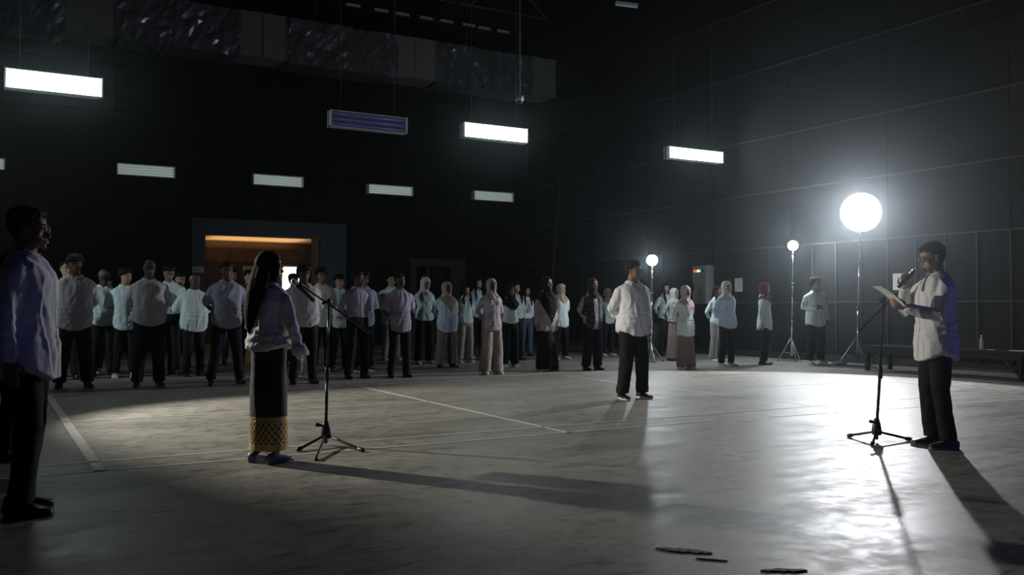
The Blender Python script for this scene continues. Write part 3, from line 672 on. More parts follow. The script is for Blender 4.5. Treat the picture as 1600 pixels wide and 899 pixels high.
# hallway behind the open doorway
VB = V1 + 3.3
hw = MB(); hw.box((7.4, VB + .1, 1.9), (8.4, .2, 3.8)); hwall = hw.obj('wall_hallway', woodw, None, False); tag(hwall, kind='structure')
zlow = ONV(400, 411, VB).z
for i in range(7):
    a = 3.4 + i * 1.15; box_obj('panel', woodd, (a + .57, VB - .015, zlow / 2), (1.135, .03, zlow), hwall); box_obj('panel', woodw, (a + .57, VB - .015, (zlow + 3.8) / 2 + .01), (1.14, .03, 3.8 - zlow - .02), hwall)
zce = ONV(400, 378.5, VB).z
tag(box_obj('ceiling_hallway', mat('warm_ceiling', (.5, .42, .32), .7, var=(2, .1)), (7.4, V1 + 1.9, zce + .05), (8.4, 3.1, .1)), kind='structure')
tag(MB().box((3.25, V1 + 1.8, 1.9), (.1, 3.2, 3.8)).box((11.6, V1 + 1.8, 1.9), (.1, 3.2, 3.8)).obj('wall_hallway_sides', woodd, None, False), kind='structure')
p0, p1 = ONV(441, 417, VB - .04), ONV(468, 452, VB - .04)
wn = MB().box(((p0.x + p1.x) / 2, VB - .05, (p0.z + .9) / 2), (p1.x - p0.x, .02, p0.z - .9)).obj('window_1', daylight, None, False); tag(wn, kind='structure')
for i in range(3): box_obj('window_bar', woodd, (p0.x + (p1.x - p0.x) * (i + 1) / 4, VB - .065, (p0.z + .9) / 2 - .35), (.03, .02, p0.z - 1.6), wn)
p0, p1 = ONV(379, 416, VB - .04), ONV(394, 434, VB - .04)
tag(box_obj('notice_board', mat('pale_board', (.35, .38, .33), .7, var=(3, .1)), ((p0.x + p1.x) / 2, VB - .045, (p0.z + p1.z) / 2), (p1.x - p0.x, .03, p0.z - p1.z), bevel=.004), 'pale notice board on the brown hallway wall beyond the doorway', 'board')
pc = ONV(500, 400, V1 + .3)
tag(box_obj('trim_1', mat('raw_jamb', (.14, .125, .11), .7, var=(4, .2)), (OP[1] - .07, V1 + .2, OP[2] / 2), (.14, .34, OP[2])), kind='structure')
# sign beside the doorway
sa, sb = ONV(300.5, 417, V1 - .07), ONV(319, 426, V1 - .07); sw, sh_ = sb.x - sa.x, sa.z - sb.z
sign = box_obj('door_sign', mat('sign_white', (.62, .64, .70), .6, var=(6, .04)), ((sa.x + sb.x) / 2, V1 - .068, (sa.z + sb.z) / 2), (sw, .012, sh_)); tag(sign, 'small white sign with a dark cross emblem beside the open doorway', 'sign')
inkm = mat('sign_ink', (.02, .03, .05), .6, var=(6, .1)); em = MB()
for s_ in (-1, 1):
    for q in (-1, 1): em.tube([(-sw * .27 + s_ * .008, 0, q * .010), (-sw * .27 + s_ * .028, 0, q * .026), (-sw * .27 + s_ * .055, 0, q * .050)], [.008, .012, .008], 6, flat=((0, 1, 0), .4))
em.box((-sw * .39, 0, 0), (.05, .004, .010))
e_ = em.obj('emblem', inkm, sign); e_.location = (0, -.008, 0)
for zz, x0, n in ((.028, -.02, 9), (-.034, -.04, 9)):
    lt = MB(); rr = random.Random(int(zz * 1000))
    for i in range(n):
        x = x0 + i * .0245; h = .028
        lt.box((x, 0, zz), (.005, .004, h)); lt.box((x + .009, 0, zz + rr.choice((-.011, 0, .011))), (.014, .004, .006))
        if rr.random() > .5: lt.box((x + .015, 0, zz), (.005, .004, h))
    t_ = lt.obj('lettering', inkm, sign, False); t_.location = (0, -.008, 0)

# ceiling steelwork
def truss(name, a, b, h, label):
    a, b = Vector(a), Vector(b); o = empty(name, a); d = b - a; n = max(2, int(d.length / 1.3))
    ch = MB(); ch.tube([(0, 0, 0), d], .045, 6, rounded=False).obj('bottom_chord', steel, o); MB().tube([(0, 0, h), d + Vector((0, 0, h))], .045, 6, rounded=False).obj('top_chord', steel, o)
    for i in range(n):
        p, q = d * (i / n), d * ((i + 1) / n); hp_ = Vector((0, 0, h))
        MB().tube([p + (hp_ if i % 2 else Vector()), q + (Vector() if i % 2 else hp_)], .025, 5, rounded=False).obj('web_bar', steel, o)
    tag(o, label, 'roof truss'); return o
for i, (vv, lb) in enumerate(((23.6, 'dark steel roof truss running above the foil duct, nearest the back wall'), (20.6, 'dark steel roof truss parallel to the back wall, second from it'), (17.6, 'dark steel roof truss parallel to the back wall, third from it'))):
    truss('roof_truss', (U0 + .1, vv, 10.0), (U1 - .1, vv, 10.0), 1.1, lb)
for i, (uu, lb) in enumerate(((2.5, 'dark roof truss crossing above the left part of the duct'), (7.5, 'dark roof truss crossing above the middle of the duct'), (11.5, 'dark roof truss crossing above the right end of the duct'))):
    truss('cross_truss', (uu, 13.0, 9.75), (uu, 24.8, 9.75), 1.1, lb)
for px, py in ((552, 8), (596, 16), (629, 22), (666, 28), (698, 33), (733, 39), (757, 44), (787, 49)):
    p = ONV(px, py, 24.6)
    o = box_obj('roof_slit', mat('dim_skylight', (.3, .3, .3), .5, emit=((.9, .95, 1), .012), var=(3, .1)), p, (.42, .02, .07)); tag(o, 'thin faint skylight slit high under the roof above the duct', 'skylight', 'skylight slits')
    box_obj('slit_frame', steel, (0, .02, -.05), (.50, .03, .02), o)
p = AT(979, 7, (11.6, 16.5, 9.7)); o = box_obj('roof_light', whitelam, p, (.50, .12, .08), None, (0, .12, -.5), .01); tag(o, 'small pale lamp fixed up among the roof trusses', 'lamp'); box_obj('bracket', steel, (0, 0, .2), (.03, .03, .35), o)

# foil-wrapped duct along the back wall
VD = 23.3
def dz(py_top, px): return ONV(px, py_top, VD).z
duct = empty('ventilation_duct', (U0 + .2, VD, 0)); tag(duct, 'long grey ventilation duct wrapped in crinkled foil high on the back wall', 'air duct')
zb, zt_ = ONV(450, 95, VD).z, ONV(450, 28, VD).z; DD = .95
xs = [ONV(px, 100, VD).x for px in (100, 182, 375, 450, 620, 682, 830, 876)]
def wrap(a, b, seed):
    nx, nz = max(6, int((b - a) / .10)), 16; V = []; f = []
    prof = [(DD, 0.0), (DD * .5, -.02), (.0, 0.0)] + [(0, z / 8) for z in range(1, 9)] + [(DD * .3, 1.0), (DD * .7, 1.0), (DD, 1.0)]
    for i in range(nx + 1):
        for y, z in prof: V.append((a + (b - a) * i / nx, y, zb + (zt_ - zb) * z))
    n = len(prof)
    for i in range(nx):
        for j in range(n - 1): f.append((i * n + j, (i + 1) * n + j, (i + 1) * n + j + 1, i * n + j + 1))
    V = np.array(V); w1 = wav(V, seed, np.array((6, 5, 3.0))); w2 = wav(V, seed + 3, np.array((17, 14, 9.0)))
    V[:, 1] -= .05 * w1 + .035 * (1 - np.abs(w2) * 2) + .03; V[:, 2] -= (.05 * np.abs(w1) + .04) * (V[:, 2] < zb + .05); V[:, 2] += .03 * w2
    me = bpy.data.meshes.new('foil_wrap'); me.from_pydata([tuple(q) for q in V], [], f); o = link('foil_wrap', me, duct, foil); o.location = (-(U0 + .2), 0, 0)
def dbox(a, b):
    o = box_obj('duct_section', ductm, ((a + b) / 2 - (U0 + .2), DD / 2, (zb + zt_) / 2), (b - a, DD - .02, zt_ - zb), duct, bevel=.01)
    for k in (-.02, .48): box_obj('seam_flange', ductm, ((b - a) * k, -DD / 2 - .005, 0), (.03, .03, zt_ - zb + .02), o)
    box_obj('rim', ductm, (0, -DD / 2 - .01, (zt_ - zb) / 2), (b - a, .04, .03), o)
segs = [(U0 + .2, xs[0], 0), (xs[0], xs[1], 1), (xs[1], xs[2], 0), (xs[2], xs[3], 1), (xs[3], xs[4], 0), (xs[4], xs[5], 1), (xs[5], xs[6], 0), (xs[6], xs[7], 1)]
for i, (a, b, k) in enumerate(segs): (dbox(a, b) if k else wrap(a, b, 20 + i))
for i in range(9):
    a = U0 + .8 + i * 2.3
    if a < xs[7]: MB().tube([(a - (U0 + .2), .5, zt_), (a - (U0 + .2), .5, 9.9)], .012, 6, rounded=False).obj('hanger_rod', steel, duct)

# fluorescent fixtures
def fixture(name, pl, pr, htop, hbot, vplane, mt, mr, label, group=None, dep=.17, ntube=4, wires=True):
    a, b = ONV(pl, htop, vplane), ONV(pr, htop, vplane); z1, z0 = a.z, ONV(pl, hbot, vplane).z; Wd, Hh = b.x - a.x, z1 - z0
    o = empty(name, ((a.x + b.x) / 2, vplane, (z0 + z1) / 2)); tag(o, label, 'light fixture', group)
    r = MB(); r.box((0, dep * .55 + .02, 0), (Wd, dep * .5, Hh)); r.box((0, dep * .25, Hh / 2 - .008), (Wd, dep * .7, .016)); r.box((0, dep * .25, -Hh / 2 + .008), (Wd, dep * .7, .016))
    r.obj('housing', whitelam, o, False)
    for s_ in (-1, 1): box_obj('end_cap', whitelam, (s_ * (Wd / 2 - .01), dep * .25, 0), (.02, dep * .9, Hh), o)
    box_obj('reflector', mr, (0, dep * .22, 0), (Wd - .06, .01, Hh - .05), o)
    for i in range(ntube):
        z = (i - (ntube - 1) / 2) * Hh / ntube * .92; MB().tube([(-Wd / 2 + .05, .01, z), (Wd / 2 - .05, .01, z)], .016 if ntube > 3 else .02, 10, rounded=False).obj('tube', mt, o)
    if wires:
        for s_ in (-1, 1): MB().tube([(s_ * Wd * .35, dep * .5, Hh / 2), (s_ * Wd * .35, dep * .5, 9.8 - (z0 + z1) / 2)], .003, 5, rounded=False).obj('hanging_wire', steel, o)
    return o
VL = 15.6
fixture('fluorescent_fixture', 7, 161, 105, 137, VL, tube_on, refl_on, 'brightly lit fluorescent fixture, the leftmost and largest hanging one')
fixture('blacklight_fixture', 516, 636, 171, 197, VL, tube_uv, refl_uv, 'unlit fixture with dim violet tubes hanging left of the middle', ntube=3)
fixture('fluorescent_fixture', 724, 824, 190, 214, VL, tube_on, refl_on, 'brightly lit fluorescent fixture hanging below the small dome camera')
fixture('fluorescent_fixture', 1044, 1129, 228, 247, VL, tube_on, refl_on, 'brightly lit fluorescent fixture, the rightmost and smallest hanging one')
for (a, b, t_, lb) in ((-82, 9, 241, 'dim grey wall fixture cut by the left edge of the picture'), (182, 274, 254, 'dim grey wall fixture high to the left of the doorway'), (395, 474, 271, 'dim grey wall fixture above the right end of the doorway'), (575, 645, 287, 'dim grey wall fixture, second from the right in its row'), (740, 802, 297, 'dim grey wall fixture, rightmost in its row')):
    d_ = 19.5 if a < 100 else (19 if a < 300 else (17.5 if a < 500 else 15.5)); fixture('wall_fixture', a, b, t_, t_ + d_, V1 - .30, tube_dim, refl_dim, lb, 'dim fixtures on the back wall', wires=False, dep=.2)
# dome camera, wall speaker, ladder
P = AT(812, 152, (6.6, 14.2, 0)); cc = empty('dome_camera', P); tag(cc, 'small white dome security camera hanging on a thin pole', 'security camera')
MB().loft([(Vector((0, 0, z)), Vector((r, 0, 0)), Vector((0, r, 0))) for z, r in ((.03, .03), (.02, .065), (-.06, .07), (-.065, .06))], 20).obj('casing', whitelam, cc); MB().ell((0, 0, -.065), (.055, .055, .055), 18, 10).obj('dome', plast, cc)
MB().tube([(0, 0, .02), (0, 0, 9.7 - P.z)], .014, 8, rounded=False).obj('hanging_pole', steel, cc)
P = ONV(938, 138, V1 - .25); P = Vector((min(P.x, U1 - .4), V1 - .2, P.z)); sp = box_obj('wall_speaker', plast, P, (.42, .34, .62), bevel=.03); sp.data.materials.clear(); sp.data.materials.append(mat('grey_speaker_case', (.07, .07, .065), .6, var=(3, .1)))
tag(sp, 'small dark grey loudspeaker high in the far corner', 'speaker'); box_obj('speaker_front', plast, (0, -.175, 0), (.34, .02, .5), sp); box_obj('bracket', steel, (0, .185, 0), (.1, .03, .1), sp)
ld = empty('ladder', (U1 - .85, 22.4, 0)); tag(ld, 'tall dark ladder leaning on the wall in the far corner', 'ladder')
LT = Vector((.78, .35, 6.4)); LS = Vector((.0, -.52, 0)); LS = Vector((.35, .48, 0))
for s_ in (-1, 1): MB().tube([LS * s_ * .55 + Vector((0, 0, .02)), LS * s_ * .5 + LT * .95], .026, 6, rounded=False).obj('rail', battm, ld)
for i in range(20): q = LT * .95 * (i + 1) / 21; MB().tube([-LS * .5 + q, LS * .5 + q], .014, 6, rounded=False).obj('rung', battm, ld)
# things on the right wall
a, b = ONU(1087.5, 416, U1 - .12), ONU(1110.5, 475, U1 - .12)
cab = box_obj('electrical_cabinet', cabm, (U1 - .125, (a.y + b.y) / 2, (a.z + b.z) / 2), (.21, abs(a.y - b.y), a.z - b.z), bevel=.008); tag(cab, 'cream electrical cabinet with small red and green lights on the wall', 'cabinet')
cw, chh = abs(a.y - b.y), a.z - b.z
box_obj('door', cabm, (-.112, 0, 0), (.014, cw * .94, chh * .96), cab, bevel=.003); box_obj('handle', plast, (-.125, cw * .40, -.05), (.02, .03, .16), cab)
for i, (col, e) in enumerate((((1, .05, .02), 3), ((1, .05, .02), 3), ((1, .8, .6), 3), ((.1, 1, .3), 2), ((.02, .08, .05), 0), ((.02, .08, .05), 0))):
    l_ = MB().ell((0, 0, 0), (.012, .028, .028), 10, 6).obj('indicator_lamp', mat('indicator_%d' % i, col, .4, emit=(col, e) if e else None, var=(20, .1)), cab); l_.location = (-.125, cw * .33 - i * cw * .125, chh * .36)
for (x0, y0, x1, y1, lb) in ((1148, 435, 1160, 456, 'white paper notice taped to the wall right of the cabinet'), (1395, 428, 1412, 453, 'white paper notice on the wall behind the held microphone')):
    a, b = ONU(x0, y0, U1 - .03), ONU(x1, y1, U1 - .03); nt_ = box_obj('paper_notice', paperm, (U1 - .028, (a.y + b.y) / 2, (a.z + b.z) / 2), (.004, abs(a.y - b.y), a.z - b.z)); tag(nt_, lb, 'notice')
    lt = MB(); rr = random.Random(x0); hh_, ww_ = a.z - b.z, abs(a.y - b.y)
    for i in range(6): lt.box((0, rr.uniform(-.04, .02), hh_ * (.36 - i * .115)), (.002, ww_ * rr.uniform(.45, .7), hh_ * .02))
    q = lt.obj('printed_lines', mat('grey_print', (.35, .36, .38), .8, var=(9, .1)), nt_, False); q.location = (-.004, 0, 0)
P = G(1090, 552); gb = box_obj('grey_board', greyb, (U1 - .30, P.y + 1.3, .36), (.05, .62, .70), None, (0, .22, .0)); tag(gb, 'grey board leaning at the wall behind the woman in brown skirt', 'board'); box_obj('edge_strip', battm, (-.03, 0, .33), (.02, .62, .03), gb)
# benches along the right wall
def bench(v0, v1, u0, lb, h=.44):
    o = empty('bench', (u0 + .35, (v0 + v1) / 2, 0)); tag(o, lb, 'bench', 'dark benches along the right wall'); L = v1 - v0
    for k in range(3): box_obj('seat_plank', benchm, ((k - 1) * .235, 0, h - .02), (.225, L, .04), o, bevel=.004)
    box_obj('apron', benchm, (-.31, 0, h - .085), (.03, L - .1, .09), o)
    for s_ in (-1, 1):
        for q in (-.3, .3): box_obj('leg', benchm, (q, s_ * (L / 2 - .1), (h - .04) / 2), (.06, .06, h - .04), o)
        MB().tube([(-.30, s_ * (L / 2 - .14), .10), (-.30, s_ * (L / 2 - .42), h - .06)], .022, 6, rounded=False).obj('brace', battm, o)
    return o
bench(7.95, 10.9, 13.45, 'dark wooden bench behind the speaker holding a water bottle'); bench(4.7, 7.6, 13.45, 'dark wooden bench at the right edge of the picture')
P = ONU(1534, 549, 13.75); P.z = .44; bo = empty('water_bottle', P); tag(bo, 'clear plastic water bottle standing on the dark bench', 'bottle')
MB().loft([(Vector((0, 0, z)), Vector((r, 0, 0)), Vector((0, r, 0))) for z, r in ((0, .028), (.01, .033), (.08, .033), (.09, .030), (.10, .033), (.16, .032), (.19, .016), (.21, .014))], 18).obj('bottle_body', mat('clear_plastic', (.75, .8, .8), .12, trans=.6, var=(9, .05)), bo)
MB().loft([(Vector((0, 0, z)), Vector((.016, 0, 0)), Vector((0, .016, 0))) for z in (.205, .23)], 14).obj('cap', whitelam, bo)
for (px, py, lb, d) in ((1591, 552, 'white sheet of paper lying at the near end of the bench', (.22, .30)), (1541, 549.5, 'small white scrap beside the water bottle on the bench', (.06, .12))):
    P = G(px, py + 1, .445); sp_ = box_obj('paper_sheet', paperm, (13.8, P.y + (13.8 - P.x) * .55, .444), (d[0], d[1], .006), None, (0, 0, .4)); tag(sp_, lb, 'paper')
for i, (px, py) in enumerate(((1448, 581), (1312, 570))):
    P = G(px, py); q = MB().ell((0, 0, .035), (.08, .18, .03), 12, 6).obj('plastic_bag', mat('pale_plastic_bag', (.28, .29, .29), .4, bump=(14, .8), var=(4, .2)), None); q.location = (min(P.x, 14.8), P.y, 0); fold(q.data, 40 + i, .012, fr=(30, 30, 30)); tag(q, ('crumpled pale plastic bag on the floor under the bench', 'crumpled pale plastic bag on the floor right of the man with a phone')[i], 'bag')

# torn scraps and smudges lying on the near floor
for i, (px, py, w_, h_, rz, lb) in enumerate(((1068, 862, .26, .075, -.95, 'dark torn strip lying on the near floor'), (1225, 893, .20, .05, -.6, 'dark flat scrap at the bottom edge of the floor'), (1112, 876, .14, .014, -.9, 'thin dark shred beside the torn strip on the floor'))):
    P = G(px, py); mb = MB(); r2 = random.Random(i + 3); n = 18; top = [(w_ * (k / (n - 1) - .5), h_ * (.5 * math.sin(PI * k / (n - 1)) ** .5) * r2.uniform(.5, 1.1)) for k in range(n)]; bot = [(w_ * (k / (n - 1) - .5), -h_ * (.5 * math.sin(PI * k / (n - 1)) ** .5) * r2.uniform(.3, 1.0)) for k in range(n - 1, -1, -1)]
    pts = top + bot; mb.v = [(x, y, .0) for x, y in pts] + [(x, y, .005) for x, y in pts]; m_ = len(pts); mb.f = [tuple(range(m_, 2 * m_))] + [(k, (k + 1) % m_, (k + 1) % m_ + m_, k + m_) for k in range(m_)]
    q = mb.obj('floor_scrap', stain, None, False); q.location = (P.x, P.y, .001); q.rotation_euler = (0, 0, rz + YAW + .6); tag(q, lb, 'scrap')

# ------------------------------------------------------------------ lamp stands
def lamp_stand(base, head, size, lb, spread=.45, legz=.55, dual=False):
    o = empty('lamp_stand', (base.x, base.y, 0)); tag(o, lb, 'lamp stand'); H = head.z; hx = Vector((head.x - base.x, head.y - base.y, 0))
    tc = (CAM - head); tc.z = 0; tc.normalize()
    for k, (z0, z1, r) in enumerate(((.12, H * .38, .019), (H * .36, H * .68, .015), (H * .66, H - .1, .011))):
        MB().tube([hx * (z0 / H) + Vector((0, 0, z0)), hx * (z1 / H) + Vector((0, 0, z1))], r, 10, rounded=False).obj('pole_section', chrome, o)
    for z in (H * .37, H * .67): q = MB().tube([(0, 0, -.03), (0, 0, .03)], .026, 10, rounded=False).obj('clamp', plast, o); q.location = hx * (z / H) + Vector((0, 0, z)); MB().ell((.04, 0, 0), (.02, .012, .02), 8, 5).obj('knob', plast, q)
    for k in range(3):
        a = k * 2 * PI / 3 + .6 + YAW; d = Vector((math.cos(a), math.sin(a), 0)); lg = MB().tube([(0, 0, legz), d * spread + Vector((0, 0, .015))], .011, 8).obj('leg', chrome, o)
        MB().tube([(0, 0, .16), d * spread * .62 + Vector((0, 0, legz * .40))], .007, 6, rounded=False).obj('strut', chrome, lg); MB().ell(d * spread + Vector((0, 0, .014)), (.018, .018, .014), 8, 5).obj('foot', plast, lg)
    if dual: MB().tube([(.03, -.05, .3), (.05, -.06, H * .5), (.035, -.05, H - .2)], .006, 6).obj('power_cable', plast, o)
    hd = empty('lamp_head', hx + Vector((0, 0, H))); hd.parent = o; q = tc.to_track_quat('Z', 'Y').to_matrix()
    m3 = lambda p: q @ Vector(p)
    rings = [(m3((0, 0, z)), m3((r, 0, 0)), m3((0, r, 0))) for z, r in ((-.16, size * .25), (-.10, size * .55), (-.02, size * .98), (.0, size))]
    MB().loft(rings, 28, cap=False).obj('reflector_shell', plast, hd)
    MB().loft([(m3((0, 0, z)), m3((r, 0, 0)), m3((0, r, 0))) for z, r in ((.0, size * .97), (.015 + size * .05, size * .75), (.03 + size * .1, size * .3))], 28).obj('glare_disc', glare_m, hd)  # glowing disc as wide as the glare; the bulb itself is small
    MB().tube([(0, 0, -size - .08), (0, 0, -size * .9)], .02, 8).obj('yoke', plast, hd)
lamp_stand(KEY_B, KEY, .38, 'tall stand with the dazzling lamp and its disc of glare left of the speaker', .35, .55, True)
lamp_stand(TWO_B, TWO, .105, 'thin chrome stand with a small bright lamp beside the man in a cap', .27, .50)
lamp_stand(THR_B, THR, .115, 'thin stand with a small bright lamp behind the lone man in the middle', .34, .40)

# ------------------------------------------------------------------ microphones and their stands
def mic_stand(name, base_px, mast_top, boomA, boomB, feet_px, lb):
    B = G(*base_px); o = empty(name, B); tag(o, lb, 'microphone stand'); L = lambda px, py: AT(px, py, B) - B
    T = L(*mast_top); hub = Vector((0, 0, .11))
    MB().loft([(hub + Vector((0, 0, z)), Vector((r, 0, 0)), Vector((0, r, 0))) for z, r in ((-.05, .036), (-.03, .042), (.02, .036), (.06, .026), (.085, .020))], 18).obj('hub', plast, o)
    MB().tube([(0, 0, .03), (0, 0, .10)], .014, 10).obj('mast_foot', metb, o)
    MB().tube([(0, 0, .12), (T.x * .5, T.y * .5, T.z * .5)], .0125, 12, rounded=False).obj('lower_mast', metb, o); MB().tube([(T.x * .5, T.y * .5, T.z * .5), T], .0085, 12, rounded=False).obj('upper_mast', metb, o)
    k = MB().tube([(T.x * .5, T.y * .5, T.z * .5 - .05), (T.x * .5, T.y * .5, T.z * .5 + .04)], .019, 12).obj('height_clutch', plast, o)
    kb = MB().tube([(-.035, 0, .165), (-.075, 0, .175)], [.010, .016], 10).obj('knob', plast, o)
    for fx, fy in feet_px:
        E = G(fx, fy); E = Vector((E.x - B.x, E.y - B.y, .015)); lg = MB().tube([hub * .8, E], .0105, 10).obj('leg', metb, o); MB().tube([E * .9 + Vector((0, 0, .007)), E], .017, 10).obj('rubber_foot', plast, lg)
    MB().ell(T, (.024, .022, .028), 14, 8).tube([T + Vector((-.05, .0, -.01)), T + Vector((.0, .0, 0))], .012, 8).obj('boom_clamp', plast, o)
    a, b = L(*boomA), L(*boomB); MB().tube([a, b], .0075, 10).obj('boom_arm', metb, o); MB().tube([b.lerp(a, .12), b], .011, 10).obj('boom_grip', plast, o)
    MB().tube([a, a.lerp(b, .05)], .013, 10).obj('boom_tip', plast, o)
    return B
def microphone(head, tail, lb, ring=True):
    d = (tail - head); Ln = d.length; o = empty('microphone', head.lerp(tail, .5)); tag(o, lb, 'microphone'); q = d.normalized().to_track_quat('Z', 'Y').to_matrix(); m3 = lambda z, r: (q @ Vector((0, 0, z - Ln / 2)), q @ Vector((r, 0, 0)), q @ Vector((0, r, 0)))
    MB().loft([m3(z, r) for z, r in ((-.024, .012), (-.018, .020), (-.005, .0255), (.010, .0255), (.022, .021))], 18).obj('grille', grille, o)
    MB().loft([m3(z, r) for z, r in ((.020, .0225), (.034, .0225))], 18).obj('collar_ring', chrome, o)
    MB().loft([m3(z, r) for z, r in ((.034, .020), (.07, .0195), (Ln * .9, .0155), (Ln, .0150))], 18).obj('handle_body', plast, o)
    if ring: MB().loft([m3(z, r) for z, r in ((Ln, .0155), (Ln + .012, .0155))], 18).obj('tail_cap', redm, o)
    return o
B1 = mic_stand('microphone_stand', (509, 697), (513.5, 472), (466, 443), (578, 520), ((466, 706), (567, 707), (494, 721)), 'black microphone stand with slanting boom beside the woman in black hijab')
microphone(AT(459, 441, B1 + FWH * -.06), AT(489, 470, B1 + FWH * -.04), 'black microphone with red tail clipped on the left stand')
B2 = mic_stand('microphone_stand', (1370, 691), (1380.5, 470), (1402, 459), (1342, 518), ((1326, 683.5), (1422, 689.5), (1363, 697)), 'black microphone stand left of the man reading from paper')

# ------------------------------------------------------------------ the people
def P_(label, feet, head, **k):
    hem = k.get('hem', .80)
    if hem > 10:
        g = G(*feet); s_ = AT(head[0], head[1], g).z / 1.712; k['hem'] = min(1.0, max(.66, round(AT(feet[0], hem, g).z / s_ / .02) * .02))
    k.setdefault('heading', -60)
    return person(label, feet, head, **k)
F = dict(group=None)
# the three in front and the lone man
P_('young man in glasses and untucked white shirt standing at the left edge', (40, 800), (36, 322), heading=14, top=white, bottom=black, arms=('down', 'down_back'), skin=skin_b, hair=('short', hairm), hem=592, inf=.028, flare=.02, stance=.03, stride=.03, shoes='black', glasses=True, near=True, seed=11, group=None, w=1.0, yaw=0)
sp_ = P_('man in glasses and white shirt reading a paper into a microphone', (1464, 699), (1452, 378), heading=178, top=white, bottom=black, arms=('paper', 'mic'), skin=skin_a, hair=('short', hairm), hem=563, inf=.026, flare=.012, stance=.03, stride=.02, shoes='loafer', glasses=True, near=True, seed=23, group=None, pitch=-12, pocket=False)
wm = P_('woman in long black hijab with gold-bordered black skirt seen from behind', (419, 722), (419, 392), heading=62, top=white, bottom=mat('songket_black', (.012, .011, .012), .7, bump=(60, .1), var=(30, .3)), arms=('folder', 'out'), skin=skin_l, hijab=dict(m=hj_black, front=.0, back=.03, slim=.85, neck=True), hem=550, fem=True, inf=.024, flare=.02, legs='narrow_skirt', hemz=.10, shoes='grey', glasses=True, near=True, seed=31, group=None, yaw=-38, stance=.02)
lone = P_('stout man in white shirt standing alone in the middle, hands behind back', (990, 623.5), (992, 407), heading=-62, top=white, bottom=black, arms='behind', skin=skin_b, hem=525, fat=.5, inf=.024, flare=.015, shoes='sneaker', near=True, seed=41, group=None, yaw=28, pocket=True, stance=.07, wide=.012)
# woman's skirt border, folded cuff and folder
def m_songket():
    m = bpy.data.materials.new('gold_songket_weave'); m.use_nodes = True; nt = m.node_tree; b = nt.nodes['Principled BSDF']; N = nt.nodes; L = nt.links
    tc = N.new('ShaderNodeTexCoord'); sx = N.new('ShaderNodeSeparateXYZ'); L.new(tc.outputs['Object'], sx.inputs[0])
    def mth(op, a, b_=None):
        x = N.new('ShaderNodeMath'); x.operation = op
        for i, v_ in enumerate((a, b_)):
            if v_ is None: continue
            if isinstance(v_, (int, float)): x.inputs[i].default_value = v_
            else: L.new(v_, x.inputs[i])
        return x.outputs[0]
    th = mth('MULTIPLY', mth('ARCTAN2', sx.outputs[1], sx.outputs[0]), 20 / PI * .5 * 1.0)
    tri = lambda v_: mth('ABSOLUTE', mth('SUBTRACT', mth('FRACT', v_), .5))
    za = mth('MULTIPLY', sx.outputs[2], 16.0)
    dm = mth('ADD', tri(th), tri(za)); lat = mth('LESS_THAN', mth('ABSOLUTE', mth('SUBTRACT', mth('FRACT', mth('MULTIPLY', dm, 2.0)), .5)), .20)
    st = mth('LESS_THAN', mth('FRACT', mth('MULTIPLY', th, 4.0)), .55)
    up = mth('GREATER_THAN', sx.outputs[2], .335); lo = mth('LESS_THAN', sx.outputs[2], .155); edge = mth('MAXIMUM', up, lo)
    hz = mth('LESS_THAN', mth('FRACT', mth('MULTIPLY', sx.outputs[2], 34)), .22)
    g_ = mth('ADD', mth('MULTIPLY', lat, mth('SUBTRACT', 1.0, edge)), mth('MULTIPLY', st, edge)); g_ = mth('MINIMUM', mth('MAXIMUM', g_, mth('MULTIPLY', hz, .3)), 1.0)
    x = N.new('ShaderNodeMixRGB'); L.new(g_, x.inputs[0]); x.inputs[1].default_value = (.010, .008, .007, 1); x.inputs[2].default_value = (.85, .60, .20, 1)
    L.new(x.outputs[0], b.inputs['Base Color']); L.new(mth('MULTIPLY', g_, .7), b.inputs['Metallic']); b.inputs['Roughness'].default_value = .42
    bp = N.new('ShaderNodeBump'); bp.inputs['Strength'].default_value = .4; bp.inputs['Distance'].default_value = .003; L.new(g_, bp.inputs['Height']); L.new(bp.outputs[0], b.inputs['Normal']); return m
sk = [c for c in wm.children if c.name.startswith('skirt')][0]
V_ = coords(sk.data); R_ = []
bv = BVHTree.FromPolygons([v.co for v in sk.data.vertices], [p.vertices for p in sk.data.polygons]); rows = []; SEG = 72
vb_ = []; fb_ = []
for r in range(13):
    z = .105 + (.375 - .105) * r / 12
    for i in range(SEG):
        a = 2 * PI * i / SEG; h = bv.ray_cast(Vector((math.cos(a) * .6, math.sin(a) * .6, max(z, .125))), Vector((-math.cos(a), -math.sin(a), 0))); q = h[0] if h[0] else Vector((math.cos(a) * .17, math.sin(a) * .15, z))
        vb_.append((q.x * 1.02 + math.cos(a) * .002, q.y * 1.02 + math.sin(a) * .002, z))
for r in range(12):
    for i in range(SEG): j = (i + 1) % SEG; fb_.append((r * SEG + i, r * SEG + j, (r + 1) * SEG + j, (r + 1) * SEG + i))
me = bpy.data.meshes.new('skirt_border'); me.from_pydata(vb_, [], fb_); me.polygons.foreach_set('use_smooth', [True] * len(fb_)); tag(link('skirt_border', me, sk, m_songket()), 'gold woven border')
shw = [c for c in wm.children if c.name.startswith('shirt')][0]
aR = J(1, *ARM['out']); w_ = aR['wr']; u_ = (aR['el'] - w_).normalized()
cf = MB().loft([(w_ + u_ * z, Vector((r * 1.0, 0, 0)), Vector((0, r * 1.15, 0))) for z, r in ((.015, .058), (.04, .066), (.08, .058), (.10, .046))], 20).obj('folded_cuff', None, shw); cf.data.materials.append(white); fold(cf.data, 5, .006, fr=(30, 30, 30))
